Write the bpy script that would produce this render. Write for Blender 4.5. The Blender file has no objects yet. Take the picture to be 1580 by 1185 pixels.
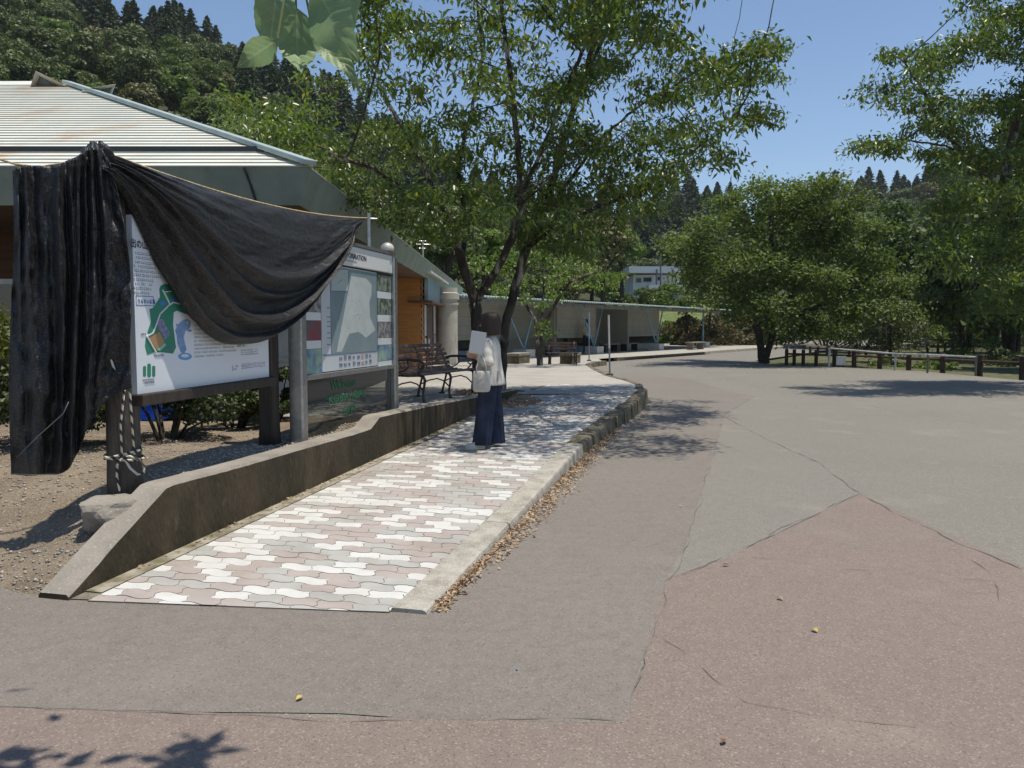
import bpy, bmesh, math, random
import numpy as np
from mathutils import Vector, Matrix, noise as mnoise

R = math.radians
scene = bpy.context.scene
COL = scene.collection
rng = random.Random(7)

# ------------------------------------------------------------------ camera
F_PX, CX, CY = 1230.0, 790.0, 592.5
CAM = Vector((0, 0, 1.5))
PITCH = math.atan((CY - 505) / F_PX)
cam_d = bpy.data.cameras.new("camera"); cam = bpy.data.objects.new("camera", cam_d); COL.objects.link(cam)
cam.location = CAM; cam.rotation_euler = (math.pi / 2 - PITCH, 0, 0)
cam_d.sensor_width = 36; cam_d.lens = 36 * F_PX / 1580; cam_d.clip_start = 0.05; cam_d.clip_end = 3000
scene.camera = cam

# ------------------------------------------------------------------ sky, sun, exposure
SUN_EL, SUN_AZ = R(78.5), R(98)          # azimuth clockwise from +Y (view direction): from the right
world = bpy.data.worlds.new("World"); scene.world = world; world.use_nodes = True
wn = world.node_tree
bg = wn.nodes['Background']
sky = wn.nodes.new('ShaderNodeTexSky'); sky.sky_type = 'NISHITA'; sky.sun_disc = False
sky.sun_elevation = SUN_EL; sky.sun_rotation = SUN_AZ; sky.air_density = 1.0; sky.dust_density = 0.2; sky.ozone_density = 3.0
wn.links.new(sky.outputs[0], bg.inputs[0]); bg.inputs[1].default_value = 0.115
sun_d = bpy.data.lights.new("sun", 'SUN'); sun = bpy.data.objects.new("sun", sun_d); COL.objects.link(sun)
sun_d.energy = 4.4; sun_d.angle = R(0.55); sun_d.color = (1.0, 0.93, 0.81)
sdir = Vector((math.sin(SUN_AZ) * math.cos(SUN_EL), math.cos(SUN_AZ) * math.cos(SUN_EL), math.sin(SUN_EL)))
sun.rotation_euler = sdir.to_track_quat('Z', 'Y').to_euler(); sun.location = sdir * 50
scene.view_settings.view_transform = 'Standard'; scene.view_settings.look = 'None'
scene.view_settings.exposure = 0.22; scene.view_settings.gamma = 1; scene.view_settings.use_curve_mapping = False
try:
    scene.cycles.max_bounces = 6; scene.cycles.transparent_max_bounces = 8
except Exception: pass

# ------------------------------------------------------------------ pixel <-> world helpers
FW = Vector((0, math.cos(PITCH), -math.sin(PITCH))); UP = Vector((0, math.sin(PITCH), math.cos(PITCH)))
def ray(px, py):
    return FW + Vector((1, 0, 0)) * ((px - CX) / F_PX) + UP * ((CY - py) / F_PX)
def W(px, py, Y):
    d = ray(px, py); return CAM + d * (Y / d.y)
def G(px, py, z=0.0):
    d = ray(px, py); return CAM + d * ((z - CAM.z) / d.z)
def lerp(a, b, t): return a + (b - a) * t
def sstep(a, b, x):
    t = min(1, max(0, (x - a) / (b - a))); return t * t * (3 - 2 * t)
def interp(x, pts):
    if x <= pts[0][0]: return pts[0][1]
    for (a, va), (b, vb) in zip(pts, pts[1:]):
        if x <= b: return va + (vb - va) * (x - a) / (b - a)
    return pts[-1][1]

# ------------------------------------------------------------------ materials
def new_mat(name):
    m = bpy.data.materials.new(name); m.use_nodes = True
    return m, m.node_tree, m.node_tree.nodes['Principled BSDF']
def M(name, col, col2=None, scale=4, lo=.4, hi=.6, rough=.8, metal=0, spec=.4, bump=0, bscale=60, bdist=.01, detail=6,
      col3=None, scale3=40, lo3=.6, hi3=.7, stretch=None, col4=None, scale4=1.2, lo4=.55, hi4=.75, trans=0):
    m, nt, b = new_mat(name); N = nt.nodes; L = nt.links
    b.inputs['Roughness'].default_value = rough; b.inputs['Metallic'].default_value = metal
    b.inputs['Specular IOR Level'].default_value = spec
    b.inputs['Base Color'].default_value = (*col, 1)
    tc = N.new('ShaderNodeTexCoord'); vec = tc.outputs['Object']
    if stretch:
        mp = N.new('ShaderNodeMapping'); mp.inputs['Scale'].default_value = stretch; L.new(vec, mp.inputs[0]); vec = mp.outputs[0]
    cur = None
    def layer(cur, c, sc, lo_, hi_, base):
        n = N.new('ShaderNodeTexNoise'); n.inputs['Scale'].default_value = sc; n.inputs['Detail'].default_value = detail
        n.inputs['Roughness'].default_value = .6; L.new(vec, n.inputs['Vector'])
        mr = N.new('ShaderNodeMapRange'); mr.inputs[1].default_value = lo_; mr.inputs[2].default_value = hi_; L.new(n.outputs[0], mr.inputs[0])
        mx = N.new('ShaderNodeMix'); mx.data_type = 'RGBA'; L.new(mr.outputs[0], mx.inputs[0])
        if cur is None: mx.inputs[6].default_value = (*base, 1)
        else: L.new(cur, mx.inputs[6])
        mx.inputs[7].default_value = (*c, 1); return mx.outputs[2]
    if col2: cur = layer(cur, col2, scale, lo, hi, col)
    if col4: cur = layer(cur, col4, scale4, lo4, hi4, col)
    if col3: cur = layer(cur, col3, scale3, lo3, hi3, col)
    if cur is not None: L.new(cur, b.inputs['Base Color'])
    if bump:
        n = N.new('ShaderNodeTexNoise'); n.inputs['Scale'].default_value = bscale; n.inputs['Detail'].default_value = 5; L.new(vec, n.inputs['Vector'])
        bp = N.new('ShaderNodeBump'); bp.inputs['Strength'].default_value = bump; bp.inputs['Distance'].default_value = bdist
        L.new(n.outputs[0], bp.inputs['Height']); L.new(bp.outputs[0], b.inputs['Normal'])
    return m
def leaf_mat(name, col, col2, trans=.35, rough=.5, tcol=None, col3=None):
    """leaf colour varies leaf by leaf through the 'rnd' attribute"""
    m, nt, b = new_mat(name); N = nt.nodes; L = nt.links
    at = N.new('ShaderNodeAttribute'); at.attribute_name = 'rnd'
    cr = N.new('ShaderNodeValToRGB'); L.new(at.outputs['Fac'], cr.inputs[0])
    cr.color_ramp.elements[0].color = (*col, 1); cr.color_ramp.elements[1].color = (*col2, 1); cr.color_ramp.elements[1].position = .93
    if col3: e = cr.color_ramp.elements.new(1.0); e.color = (*col3, 1)
    L.new(cr.outputs[0], b.inputs['Base Color']); b.inputs['Roughness'].default_value = rough; b.inputs['Specular IOR Level'].default_value = .5
    tr = N.new('ShaderNodeBsdfTranslucent'); mx = N.new('ShaderNodeMixShader'); mx.inputs[0].default_value = trans
    mu = N.new('ShaderNodeMix'); mu.data_type = 'RGBA'; mu.blend_type = 'MULTIPLY'; mu.inputs[0].default_value = 1
    L.new(cr.outputs[0], mu.inputs[6]); mu.inputs[7].default_value = (*(tcol or (1.5, 1.7, .7)), 1)
    L.new(mu.outputs[2], tr.inputs[0]); L.new(b.outputs[0], mx.inputs[1]); L.new(tr.outputs[0], mx.inputs[2])
    L.new(mx.outputs[0], N['Material Output'].inputs[0]); return m
def asphalt(name, base, var, speck_l, speck_d, amount=.5, big=.35, patch=None):
    m, nt, b = new_mat(name); N = nt.nodes; L = nt.links
    tc = N.new('ShaderNodeTexCoord').outputs['Object']
    def noise(sc, det=4, rg=.6):
        n = N.new('ShaderNodeTexNoise'); n.inputs['Scale'].default_value = sc; n.inputs['Detail'].default_value = det
        n.inputs['Roughness'].default_value = rg; L.new(tc, n.inputs['Vector']); return n.outputs[0]
    def rng_(s, lo, hi):
        r = N.new('ShaderNodeMapRange'); r.inputs[1].default_value = lo; r.inputs[2].default_value = hi; L.new(s, r.inputs[0]); return r.outputs[0]
    def mix(f, a, c):
        x = N.new('ShaderNodeMix'); x.data_type = 'RGBA'; L.new(f, x.inputs[0])
        if isinstance(a, tuple): x.inputs[6].default_value = (*a, 1)
        else: L.new(a, x.inputs[6])
        x.inputs[7].default_value = (*c, 1); return x.outputs[2]
    c = mix(rng_(noise(big, 5, .65), .35, .68), base, var)
    if patch: c = mix(rng_(noise(.55, 4), .56, .68), c, patch)
    c = mix(rng_(noise(11, 5, .75), .45, .8), c, tuple(v * .8 for v in base))
    c = mix(rng_(noise(2.3, 6, .8), .56, .80), c, tuple(v * .80 for v in base))
    c = mix(rng_(noise(1.1, 3, .5), .58, .72), c, tuple(v * 1.12 for v in base))
    vo = N.new('ShaderNodeTexVoronoi'); vo.inputs['Scale'].default_value = 150; L.new(tc, vo.inputs['Vector'])
    sx = N.new('ShaderNodeSeparateColor'); L.new(vo.outputs['Color'], sx.inputs[0])
    c = mix(rng_(sx.outputs[0], 1 - .35 * amount, 1.02), c, speck_l)
    c = mix(rng_(sx.outputs[1], 1 - .35 * amount, 1.02), c, speck_d)
    vo2 = N.new('ShaderNodeTexVoronoi'); vo2.inputs['Scale'].default_value = 38; L.new(tc, vo2.inputs['Vector'])
    sx2 = N.new('ShaderNodeSeparateColor'); L.new(vo2.outputs['Color'], sx2.inputs[0])
    th = N.new('ShaderNodeMath'); th.operation = 'LESS_THAN'; th.inputs[1].default_value = .16; L.new(vo2.outputs['Distance'], th.inputs[0])
    g = N.new('ShaderNodeMath'); g.operation = 'GREATER_THAN'; g.inputs[1].default_value = .93; L.new(sx2.outputs[2], g.inputs[0])
    mm = N.new('ShaderNodeMath'); mm.operation = 'MULTIPLY'; L.new(th.outputs[0], mm.inputs[0]); L.new(g.outputs[0], mm.inputs[1])
    c = mix(mm.outputs[0], c, tuple(min(.5, v * 2.0) for v in base))
    L.new(c, b.inputs['Base Color']); b.inputs['Roughness'].default_value = .85; b.inputs['Specular IOR Level'].default_value = .35
    bp = N.new('ShaderNodeBump'); bp.inputs['Strength'].default_value = .5; bp.inputs['Distance'].default_value = .004
    L.new(noise(170, 3, .7), bp.inputs['Height']); L.new(bp.outputs[0], b.inputs['Normal'])
    return m

# ------------------------------------------------------------------ mesh helpers
def tag(o, label=None, cat=None, group=None, kind=None):
    if label: o['label'] = label
    if cat: o['category'] = cat
    if group: o['group'] = group
    if kind: o['kind'] = kind
    return o
def thing(name, label, cat, loc=(0, 0, 0), rz=0, group=None):
    o = bpy.data.objects.new(name, None); COL.objects.link(o); o.empty_display_size = .2
    o.location = loc; o.rotation_euler = (0, 0, rz); return tag(o, label, cat, group)
def copy_tree(o, parent=None):
    c = o.copy(); COL.objects.link(c); c.parent = parent
    for ch in [k for k in bpy.data.objects if k.parent == o]: copy_tree(ch, c)
    return c
class MB:
    def __init__(s): s.v = []; s.f = []; s.m = []
    def add(s, vs, fs, mi=0):
        o = len(s.v); s.v += [tuple(v) for v in vs]; s.f += [tuple(i + o for i in f) for f in fs]; s.m += [mi] * len(fs); return s
    def box(s, c, d, mi=0, mat=None, rz=0):
        x, y, z = d[0] / 2, d[1] / 2, d[2] / 2
        vs = [Vector((i * x, j * y, k * z)) for k in (-1, 1) for j in (-1, 1) for i in (-1, 1)]
        if rz: r = Matrix.Rotation(rz, 3, 'Z'); vs = [r @ v for v in vs]
        if mat: vs = [mat @ v for v in vs]
        vs = [v + Vector(c) for v in vs]
        return s.add(vs, [(0, 2, 3, 1), (4, 5, 7, 6), (0, 1, 5, 4), (1, 3, 7, 5), (3, 2, 6, 7), (2, 0, 4, 6)], mi)
    def beam(s, a, b, w, h, mi=0, up=(0, 0, 1)):
        a, b = Vector(a), Vector(b); d = (b - a).normalized(); u = Vector(up)
        sd = d.cross(u)
        if sd.length < 1e-4: sd = d.cross(Vector((1, 0, 0)))
        sd.normalize(); u = sd.cross(d).normalized()
        vs = [p + sd * (w / 2 * i) + u * (h / 2 * j) for p in (a, b) for i, j in ((-1, -1), (1, -1), (1, 1), (-1, 1))]
        return s.add(vs, [(0, 1, 2, 3), (7, 6, 5, 4), (0, 4, 5, 1), (1, 5, 6, 2), (2, 6, 7, 3), (3, 7, 4, 0)], mi)
    def quad(s, a, b, c, d, mi=0): return s.add([a, b, c, d], [(0, 1, 2, 3)], mi)
    def tube(s, pts, rs, n=8, mi=0, cap=True, closed=False):
        pts = [Vector(p) for p in pts]
        if not hasattr(rs, '__len__'): rs = [rs] * len(pts)
        o = len(s.v); prev = None
        for i, p in enumerate(pts):
            t = (pts[min(i + 1, len(pts) - 1)] - pts[max(i - 1, 0)]).normalized()
            if prev is None:
                a = t.cross(Vector((0, 0, 1)));  a = a if a.length > .1 else t.cross(Vector((1, 0, 0)))
                a.normalize()
            else: a = (prev - t * prev.dot(t)).normalized()
            prev = a; b = t.cross(a)
            for k in range(n):
                an = 2 * math.pi * k / n; q = p + (a * math.cos(an) + b * math.sin(an)) * rs[i]; s.v.append(tuple(q))
        for i in range(len(pts) - 1):
            for k in range(n):
                k2 = (k + 1) % n; s.f.append((o + i * n + k, o + i * n + k2, o + (i + 1) * n + k2, o + (i + 1) * n + k)); s.m.append(mi)
        if cap:
            s.f.append(tuple(o + k for k in reversed(range(n)))); s.m.append(mi)
            e = o + (len(pts) - 1) * n; s.f.append(tuple(e + k for k in range(n))); s.m.append(mi)
        return s
    def loft(s, rings, mi=0, cap=True, closed=True):
        o = len(s.v); n = len(rings[0])
        for r in rings: s.v += [tuple(p) for p in r]
        for i in range(len(rings) - 1):
            for k in range(n if closed else n - 1):
                k2 = (k + 1) % n; s.f.append((o + i * n + k, o + i * n + k2, o + (i + 1) * n + k2, o + (i + 1) * n + k)); s.m.append(mi)
        if cap:
            s.f.append(tuple(o + k for k in reversed(range(n)))); s.m.append(mi)
            e = o + (len(rings) - 1) * n; s.f.append(tuple(e + k for k in range(n))); s.m.append(mi)
        return s
    def prism(s, poly, z0, z1, mi=0, mi_side=None):
        """poly: xy list (ccw); z0,z1 numbers or functions"""
        n = len(poly); g0 = z0 if callable(z0) else (lambda x, y: z0); g1 = z1 if callable(z1) else (lambda x, y: z1)
        o = len(s.v); s.v += [(x, y, g0(x, y)) for x, y in poly] + [(x, y, g1(x, y)) for x, y in poly]
        s.f.append(tuple(o + n + i for i in range(n))); s.m.append(mi)
        for i in range(n):
            j = (i + 1) % n; s.f.append((o + i, o + j, o + n + j, o + n + i)); s.m.append(mi if mi_side is None else mi_side)
        return s
    def build(s, name, mats, parent=None, smooth=False, bevel=0, local=None, recalc=True):
        me = bpy.data.meshes.new(name)
        vs = s.v
        if local is not None: inv = local.inverted(); vs = [tuple(inv @ Vector(v)) for v in vs]
        me.from_pydata(vs, [], s.f)
        if not isinstance(mats, (list, tuple)): mats = [mats]
        for m in mats: me.materials.append(m)
        me.polygons.foreach_set('material_index', s.m)
        if recalc and len(s.f) < 60000:
            bm = bmesh.new(); bm.from_mesh(me); bmesh.ops.recalc_face_normals(bm, faces=bm.faces); bm.to_mesh(me); bm.free()
        if smooth: me.polygons.foreach_set('use_smooth', [True] * len(me.polygons))
        o = bpy.data.objects.new(name, me); COL.objects.link(o)
        if parent: o.parent = parent
        if bevel:
            md = o.modifiers.new('bevel', 'BEVEL'); md.width = bevel; md.segments = 2; md.limit_method = 'ANGLE'
        me.update(); return o
def npmesh(name, V, Fq, mats, parent=None, rnd=None, midx=None, smooth=False):
    """V (n,3) array, Fq (m,k) faces"""
    me = bpy.data.meshes.new(name); k = Fq.shape[1]
    me.vertices.add(len(V)); me.vertices.foreach_set('co', V.astype(np.float32).ravel())
    me.loops.add(Fq.size); me.loops.foreach_set('vertex_index', Fq.astype(np.int32).ravel())
    me.polygons.add(len(Fq)); me.polygons.foreach_set('loop_start', np.arange(0, Fq.size, k, dtype=np.int32))
    if not isinstance(mats, (list, tuple)): mats = [mats]
    for m in mats: me.materials.append(m)
    if midx is not None: me.polygons.foreach_set('material_index', midx.astype(np.int32))
    if smooth: me.polygons.foreach_set('use_smooth', np.ones(len(Fq), dtype=bool))
    me.update(calc_edges=True)
    if rnd is not None:
        a = me.attributes.new('rnd', 'FLOAT', 'FACE'); a.data.foreach_set('value', rnd.astype(np.float32))
    o = bpy.data.objects.new(name, me); COL.objects.link(o)
    if parent: o.parent = parent
    return o
def text_mb(txt, size, origin, xd, yd, mat, name, parent, lift=.002, align='LEFT', ext=.0008, sx=1.0, bold=0):
    """real lettering as a thin mesh on a plane given by origin and unit vectors"""
    cu = bpy.data.curves.new('txt', 'FONT'); cu.body = txt; cu.size = size; cu.align_x = align; cu.extrude = ext; cu.resolution_u = 2; cu.offset = bold
    t = bpy.data.objects.new('txt', cu); COL.objects.link(t)
    dg = bpy.context.evaluated_depsgraph_get(); dg.update()
    me = bpy.data.meshes.new_from_object(t.evaluated_get(dg)); bpy.data.objects.remove(t); bpy.data.curves.remove(cu)
    xd, yd = Vector(xd), Vector(yd); n = xd.cross(yd).normalized(); o = Vector(origin)
    for v in me.vertices: c = v.co.copy(); v.co = o + xd * (c.x * sx) + yd * c.y + n * (lift + c.z)
    me.materials.clear(); me.materials.append(mat); me.name = name
    ob = bpy.data.objects.new(name, me); COL.objects.link(ob); ob.parent = parent; return ob
# ------------------------------------------------------------------ shared materials
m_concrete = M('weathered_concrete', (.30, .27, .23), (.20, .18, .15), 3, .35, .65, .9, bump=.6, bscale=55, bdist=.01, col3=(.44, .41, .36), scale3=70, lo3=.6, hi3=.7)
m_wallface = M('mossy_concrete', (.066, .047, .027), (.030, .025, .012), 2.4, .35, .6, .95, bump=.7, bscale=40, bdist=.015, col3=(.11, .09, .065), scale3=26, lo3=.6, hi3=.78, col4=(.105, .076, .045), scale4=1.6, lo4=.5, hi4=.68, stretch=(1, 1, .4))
m_kerb = M('rough_aggregate_kerb', (.40, .375, .325), (.25, .23, .19), 7, .4, .66, .92, bump=1, bscale=90, bdist=.01, col3=(.62, .58, .5), scale3=110, lo3=.55, hi3=.66)
m_kerbold = M('mossy_kerb_stone', (.20, .17, .12), (.08, .07, .04), 4, .4, .62, .95, bump=1, bscale=60, bdist=.015, col3=(.33, .29, .22), scale3=60, lo3=.58, hi3=.72)
m_plaza = M('pale_plaza_concrete', (.37, .35, .31), (.30, .28, .25), 1.2, .4, .65, .9, bump=.3, bscale=40, col3=(.3, .27, .22), scale3=14, lo3=.66, hi3=.8)
m_joint = M('joint_sand', (.22, .19, .15), (.13, .12, .09), 9, rough=1)
m_pv = [M('white_paver', (.56, .555, .53), (.49, .48, .455), 5, .4, .7, .85, bump=.35, bscale=130, bdist=.004, col3=(.42, .39, .34), scale3=160, lo3=.6, hi3=.8, col4=(.45, .42, .38), scale4=1.3, lo4=.5, hi4=.8),
        M('pink_paver', (.375, .328, .302), (.33, .29, .268), 4, .4, .65, .88, bump=.35, bscale=130, bdist=.004, col3=(.5, .42, .38), scale3=150, lo3=.6, hi3=.75, col4=(.27, .225, .19), scale4=1.3, lo4=.5, hi4=.75),
        M('grey_paver', (.38, .375, .35), (.33, .325, .30), 4, .4, .65, .88, bump=.35, bscale=130, bdist=.004, col3=(.52, .5, .46), scale3=150, lo3=.6, hi3=.75, col4=(.27, .255, .225), scale4=1.3, lo4=.5, hi4=.75)]
m_bark = M('cherry_bark', (.085, .068, .052), (.028, .023, .018), 7, .38, .62, .9, bump=1, bscale=22, bdist=.03, col3=(.36, .33, .29), scale3=6, lo3=.54, hi3=.66, stretch=(1, 1, .35))  # pale flecks in the colour stand for highlights on the bark
m_bark2 = M('dark_bark', (.06, .05, .038), (.03, .026, .02), 6, .4, .6, .95, bump=.8, bscale=20, bdist=.02)
m_soil = M('sandy_soil', (.22, .175, .125), (.15, .115, .08), 2.2, .4, .62, .95, bump=.9, bscale=45, bdist=.02, col3=(.36, .31, .25), scale3=60, lo3=.56, hi3=.68)
m_gravel = [M('gravel_' + n, c, tuple(v * .7 for v in c), 30, rough=.9) for n, c in (('tan', (.33, .28, .22)), ('grey', (.27, .26, .235)), ('pale', (.45, .41, .35)))]
m_steel = M('brushed_steel', (.42, .42, .41), (.34, .34, .33), 20, rough=.38, metal=.85)
m_dark = M('dark_stained_timber', (.045, .034, .026), (.025, .02, .016), 5, .4, .6, .7, bump=.5, bscale=30, bdist=.006, stretch=(6, 6, .6))
m_black = M('black_marking', (.03, .03, .035), rough=.7)
m_board = M('white_board', (.66, .70, .74), rough=.3, spec=.5)

# ------------------------------------------------------------------ ground & road
def sheet(name, poly, z, m, kind='structure', wob=0, step=.25, mats=None):
    """flat polygon; edges subdivided and slightly wobbly"""
    out = []
    n = len(poly)
    for i in range(n):
        a, b = Vector(poly[i][:2]), Vector(poly[(i + 1) % n][:2]); L = (b - a).length
        k = max(1, min(60, int(L / step))) if wob else 1
        nn = Vector((-(b - a).y, (b - a).x)).normalized() if L > 0 else Vector((0, 0))
        for j in range(k):
            p = a.lerp(b, j / k)
            if wob: p = p + nn * (mnoise.noise(Vector((p.x * 1.9, p.y * 1.9, 3))) * wob + mnoise.noise(Vector((p.x * 9, p.y * 9, 7))) * wob * .35)
            out.append((p.x, p.y, z))
    mb = MB(); mb.add(out, [tuple(range(len(out)))])
    me = mb.build(name, m, recalc=False)
    bm = bmesh.new(); bm.from_mesh(me.data); bmesh.ops.triangulate(bm, faces=bm.faces)
    for f in bm.faces:
        if f.normal.z < 0: f.normal_flip()
    bm.to_mesh(me.data); bm.free(); tag(me, kind=kind); return me
m_ground = M('meadow_ground', (.07, .085, .03), (.13, .11, .06), .35, .4, .65, .95, bump=.6, bscale=4, bdist=.1, col3=(.045, .06, .02), scale3=3, lo3=.5, hi3=.65)
gnd = sheet('ground', [(-1200, -600), (1200, -600), (1200, 1800), (-1200, 1800)], -.10, m_ground)
A_old = asphalt('grey_old_asphalt', (.200, .186, .157), (.182, .171, .146), (.28, .27, .24), (.10, .095, .085), .4, patch=(.168, .158, .135))
A_new = asphalt('brown_grey_asphalt', (.180, .159, .136), (.200, .178, .154), (.26, .24, .22), (.10, .09, .08), .35, patch=(.155, .141, .125))
A_red = asphalt('reddish_asphalt', (.206, .163, .139), (.188, .152, .131), (.30, .25, .21), (.12, .095, .08), .5, patch=(.19, .163, .138))
A_wedge = asphalt('pale_grey_asphalt', (.200, .184, .158), (.186, .171, .149), (.28, .27, .24), (.10, .095, .085), .4)
def g2(px, py): p = G(px, py, 0); return (p.x, p.y)
RE = [g2(1187, 563), g2(1280, 566), g2(1411, 572), g2(1580, 587)]      # right road edge
road_poly = [(-30, -12), (45, -12), (45, 14), (17, 20.5)] + RE[::-1] + [(11.0, 36), (14.5, 42), (24, 58), (46, 84), (36, 92), (14, 62), (7.5, 49), (-4, 40), (-4, 25), (-30, 25)]
sheet('road', road_poly, 0, A_old)
P1, P2, P3, P4, P5, P6 = g2(1117, 640), g2(1062, 832), g2(1028, 895), g2(975, 1085), g2(955, 1117), g2(0, 1092)
P7 = g2(1328, 762)
# worn, slightly darker run where tyres and water pass
kerb_foot = [g2(1003, 622), g2(880, 730), g2(700, 908), g2(652, 949)]
newp = [P6, P5, P4, P3, P2, P1, g2(1165, 612), g2(1120, 602), g2(1060, 584), g2(960, 575)] + [(1.6, 14)] + [(-.7, 4.3), (-2.2, 4.55), (-9, 4.9), (-9, 2.6)]
newp = [p if not callable(p) else p for p in newp]
sheet('new_asphalt', newp, .004, A_new, wob=.035)
sheet('pale_asphalt_wedge', [P3, g2(1120, 862), P7, g2(1250, 700), P1, P2], .0044, A_wedge, wob=.03)
sheet('red_asphalt', [(-9, -6), (9, -6), (9, 2.7), g2(1580, 878), P7, g2(1120, 862), P3, P4, P5, P6, (-9, 2.6)], .0036, A_red, wob=.03)
# cracks: thin irregular tarry ribbons following the joints
m_crack = M('dark_crack', (.11, .10, .088), (.16, .147, .13), 18, .42, .58, 1)
def crack(pts, w, z=.008, name='road_crack'):
    P = [Vector(g2(*p)) for p in pts]; q = []
    for a, b in zip(P, P[1:]):
        k = max(2, int((b - a).length / .06)); q += [a.lerp(b, j / k) for j in range(k)]
    q.append(P[-1]); mb = MB(); vs = []
    for i, p in enumerate(q):
        t = (q[min(i + 1, len(q) - 1)] - q[max(0, i - 1)]).normalized(); nn = Vector((-t.y, t.x))
        o = nn * (mnoise.noise(Vector((p.x * 2.3, p.y * 2.3, 1))) * .045 + mnoise.noise(Vector((p.x * 14, p.y * 14, 5))) * .012)
        ww = w * .75 * max(.08, .55 + mnoise.noise(Vector((p.x * 5, p.y * 5, 9))) * 1.5)
        if i in (0, len(q) - 1): ww = .0005
        vs += [(*(p + o - nn * ww / 2), z), (*(p + o + nn * ww / 2), z)]
    mb.add(vs, [(2 * i, 2 * i + 1, 2 * i + 3, 2 * i + 2) for i in range(len(q) - 1)])
    tag(mb.build(name, m_crack), kind='structure')
crack([(1117, 640), (1095, 720), (1062, 832), (1040, 880), (1018, 945), (975, 1085), (972, 1108)], .010)
crack([(1120, 645), (1190, 682), (1265, 715), (1318, 758), (1420, 812), (1580, 880)], .016)
crack([(1328, 762), (1230, 806), (1120, 862), (1040, 890)], .009)
crack([(1020, 985), (1060, 1010), (1105, 1048), (1150, 1085), (1220, 1098), (1330, 1118), (1420, 1130)], .007)
crack([(1470, 850), (1520, 880), (1540, 930)], .006)
crack([(0, 1093), (300, 1103), (600, 1113), (955, 1117)], .006)
crack([(1060, 565), (1180, 600), (1330, 625), (1580, 668)], .012)
crack([(1160, 860), (1290, 878), (1400, 886), (1580, 905)], .005)

# ------------------------------------------------------------------ sidewalk frame
B0 = G(106, 925, .01).xy; D = (G(600, 700, .115).xy - B0).normalized(); N2 = Vector((D.y, -D.x))
TK = (G(602, 944, .01).xy - B0).dot(N2); print('D', D, 'TK', TK, 'TK far', (G(985, 600, .28).xy - B0).dot(N2), (G(850, 705, .12).xy - B0).dot(N2))
def TKf(s): return TK + .27 * sstep(5.5, 11.4, s)
def ST(s, t): return B0 + D * s + N2 * t
def zp(y): return .012 + max(0, .0235 * (min(y, 15.6) - 4.2))
def tz(x, y):
    p = Vector((x, y)) - B0; s = p.dot(D); t = p.dot(N2)
    hi = .40 - .115 * sstep(12.5, 17, y)
    if y > 17: hi -= .12 * sstep(20, 34, y)
    k = sstep(-1.2, .4, t) if y > 14.2 else (1 if t > -.05 else 0)
    return lerp(hi, max(zp(y) - (.12 * sstep(20, 34, y) if y > 17 else 0), .02), k) if y > 13.5 else (zp(y) if t > -.05 else hi)
# wavy interlocking pavers, one modelled block per stone
def clip(poly, nx, ny, c):
    out = []
    for i in range(len(poly)):
        a, b = poly[i], poly[(i + 1) % len(poly)]; da = a[0] * nx + a[1] * ny - c; db = b[0] * nx + b[1] * ny - c
        if da >= 0: out.append(a)
        if (da >= 0) != (db >= 0): t = da / (da - db); out.append((a[0] + (b[0] - a[0]) * t, a[1] + (b[1] - a[1]) * t))
    return out
pv = MB(); PL, PH = .208, .106
fa, fb = G(112, 926, .01).xy, G(640, 946, .01).xy; fd = (fb - fa).normalized(); fn = Vector((-fd.y, fd.x))
NR = 125
def wave(u): return .0125 * math.sin(2 * math.pi * u / (PL / 1.0))
for r in range(-6, NR):
    s0 = r * PH; off = (PL / 2 if r % 2 else 0)
    for c in range(-3, 14):
        t0 = c * PL + off - .1; e = .0022
        top = []; K = 8
        for k in range(K + 1): u = t0 + e + (PL - 2 * e) * k / K; top.append((u, s0 + e + wave(u)))
        for k in range(1, 4):
            v = k / 4; top.append((t0 + PL - e + .015 * math.sin(2 * math.pi * v), s0 + e + (PH - 2 * e) * v + wave(t0 + PL)))
        for k in range(K, -1, -1): u = t0 + e + (PL - 2 * e) * k / K; top.append((u, s0 + PH - e + wave(u)))
        for k in range(3, 0, -1):
            v = k / 4; top.append((t0 + e + .015 * math.sin(2 * math.pi * v), s0 + e + (PH - 2 * e) * v + wave(t0)))
        top = clip(top, 1, 0, .115); top = clip(top, -1, 0, -(TKf(s0) - .005)) if len(top) > 2 else []
        if len(top) < 3: continue
        wp = [tuple(ST(s, t)) for t, s in top]
        wp = clip(wp, fn.x, fn.y, fn.dot(fa))
        if len(wp) < 3: continue
        x = rng.random(); mi = 0 if x < .31 else (1 if x < .68 else 2)
        dz = rng.uniform(-.0015, .0015)
        wp = wp[::-1] if sum(wp[i][0] * wp[(i + 1) % len(wp)][1] - wp[(i + 1) % len(wp)][0] * wp[i][1] for i in range(len(wp))) < 0 else wp
        pv.prism(wp, -.02, lambda x_, y_: zp(y_) + dz, mi, 3)
tag(pv.build('sidewalk', m_pv + [m_joint], recalc=False), kind='structure')
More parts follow.
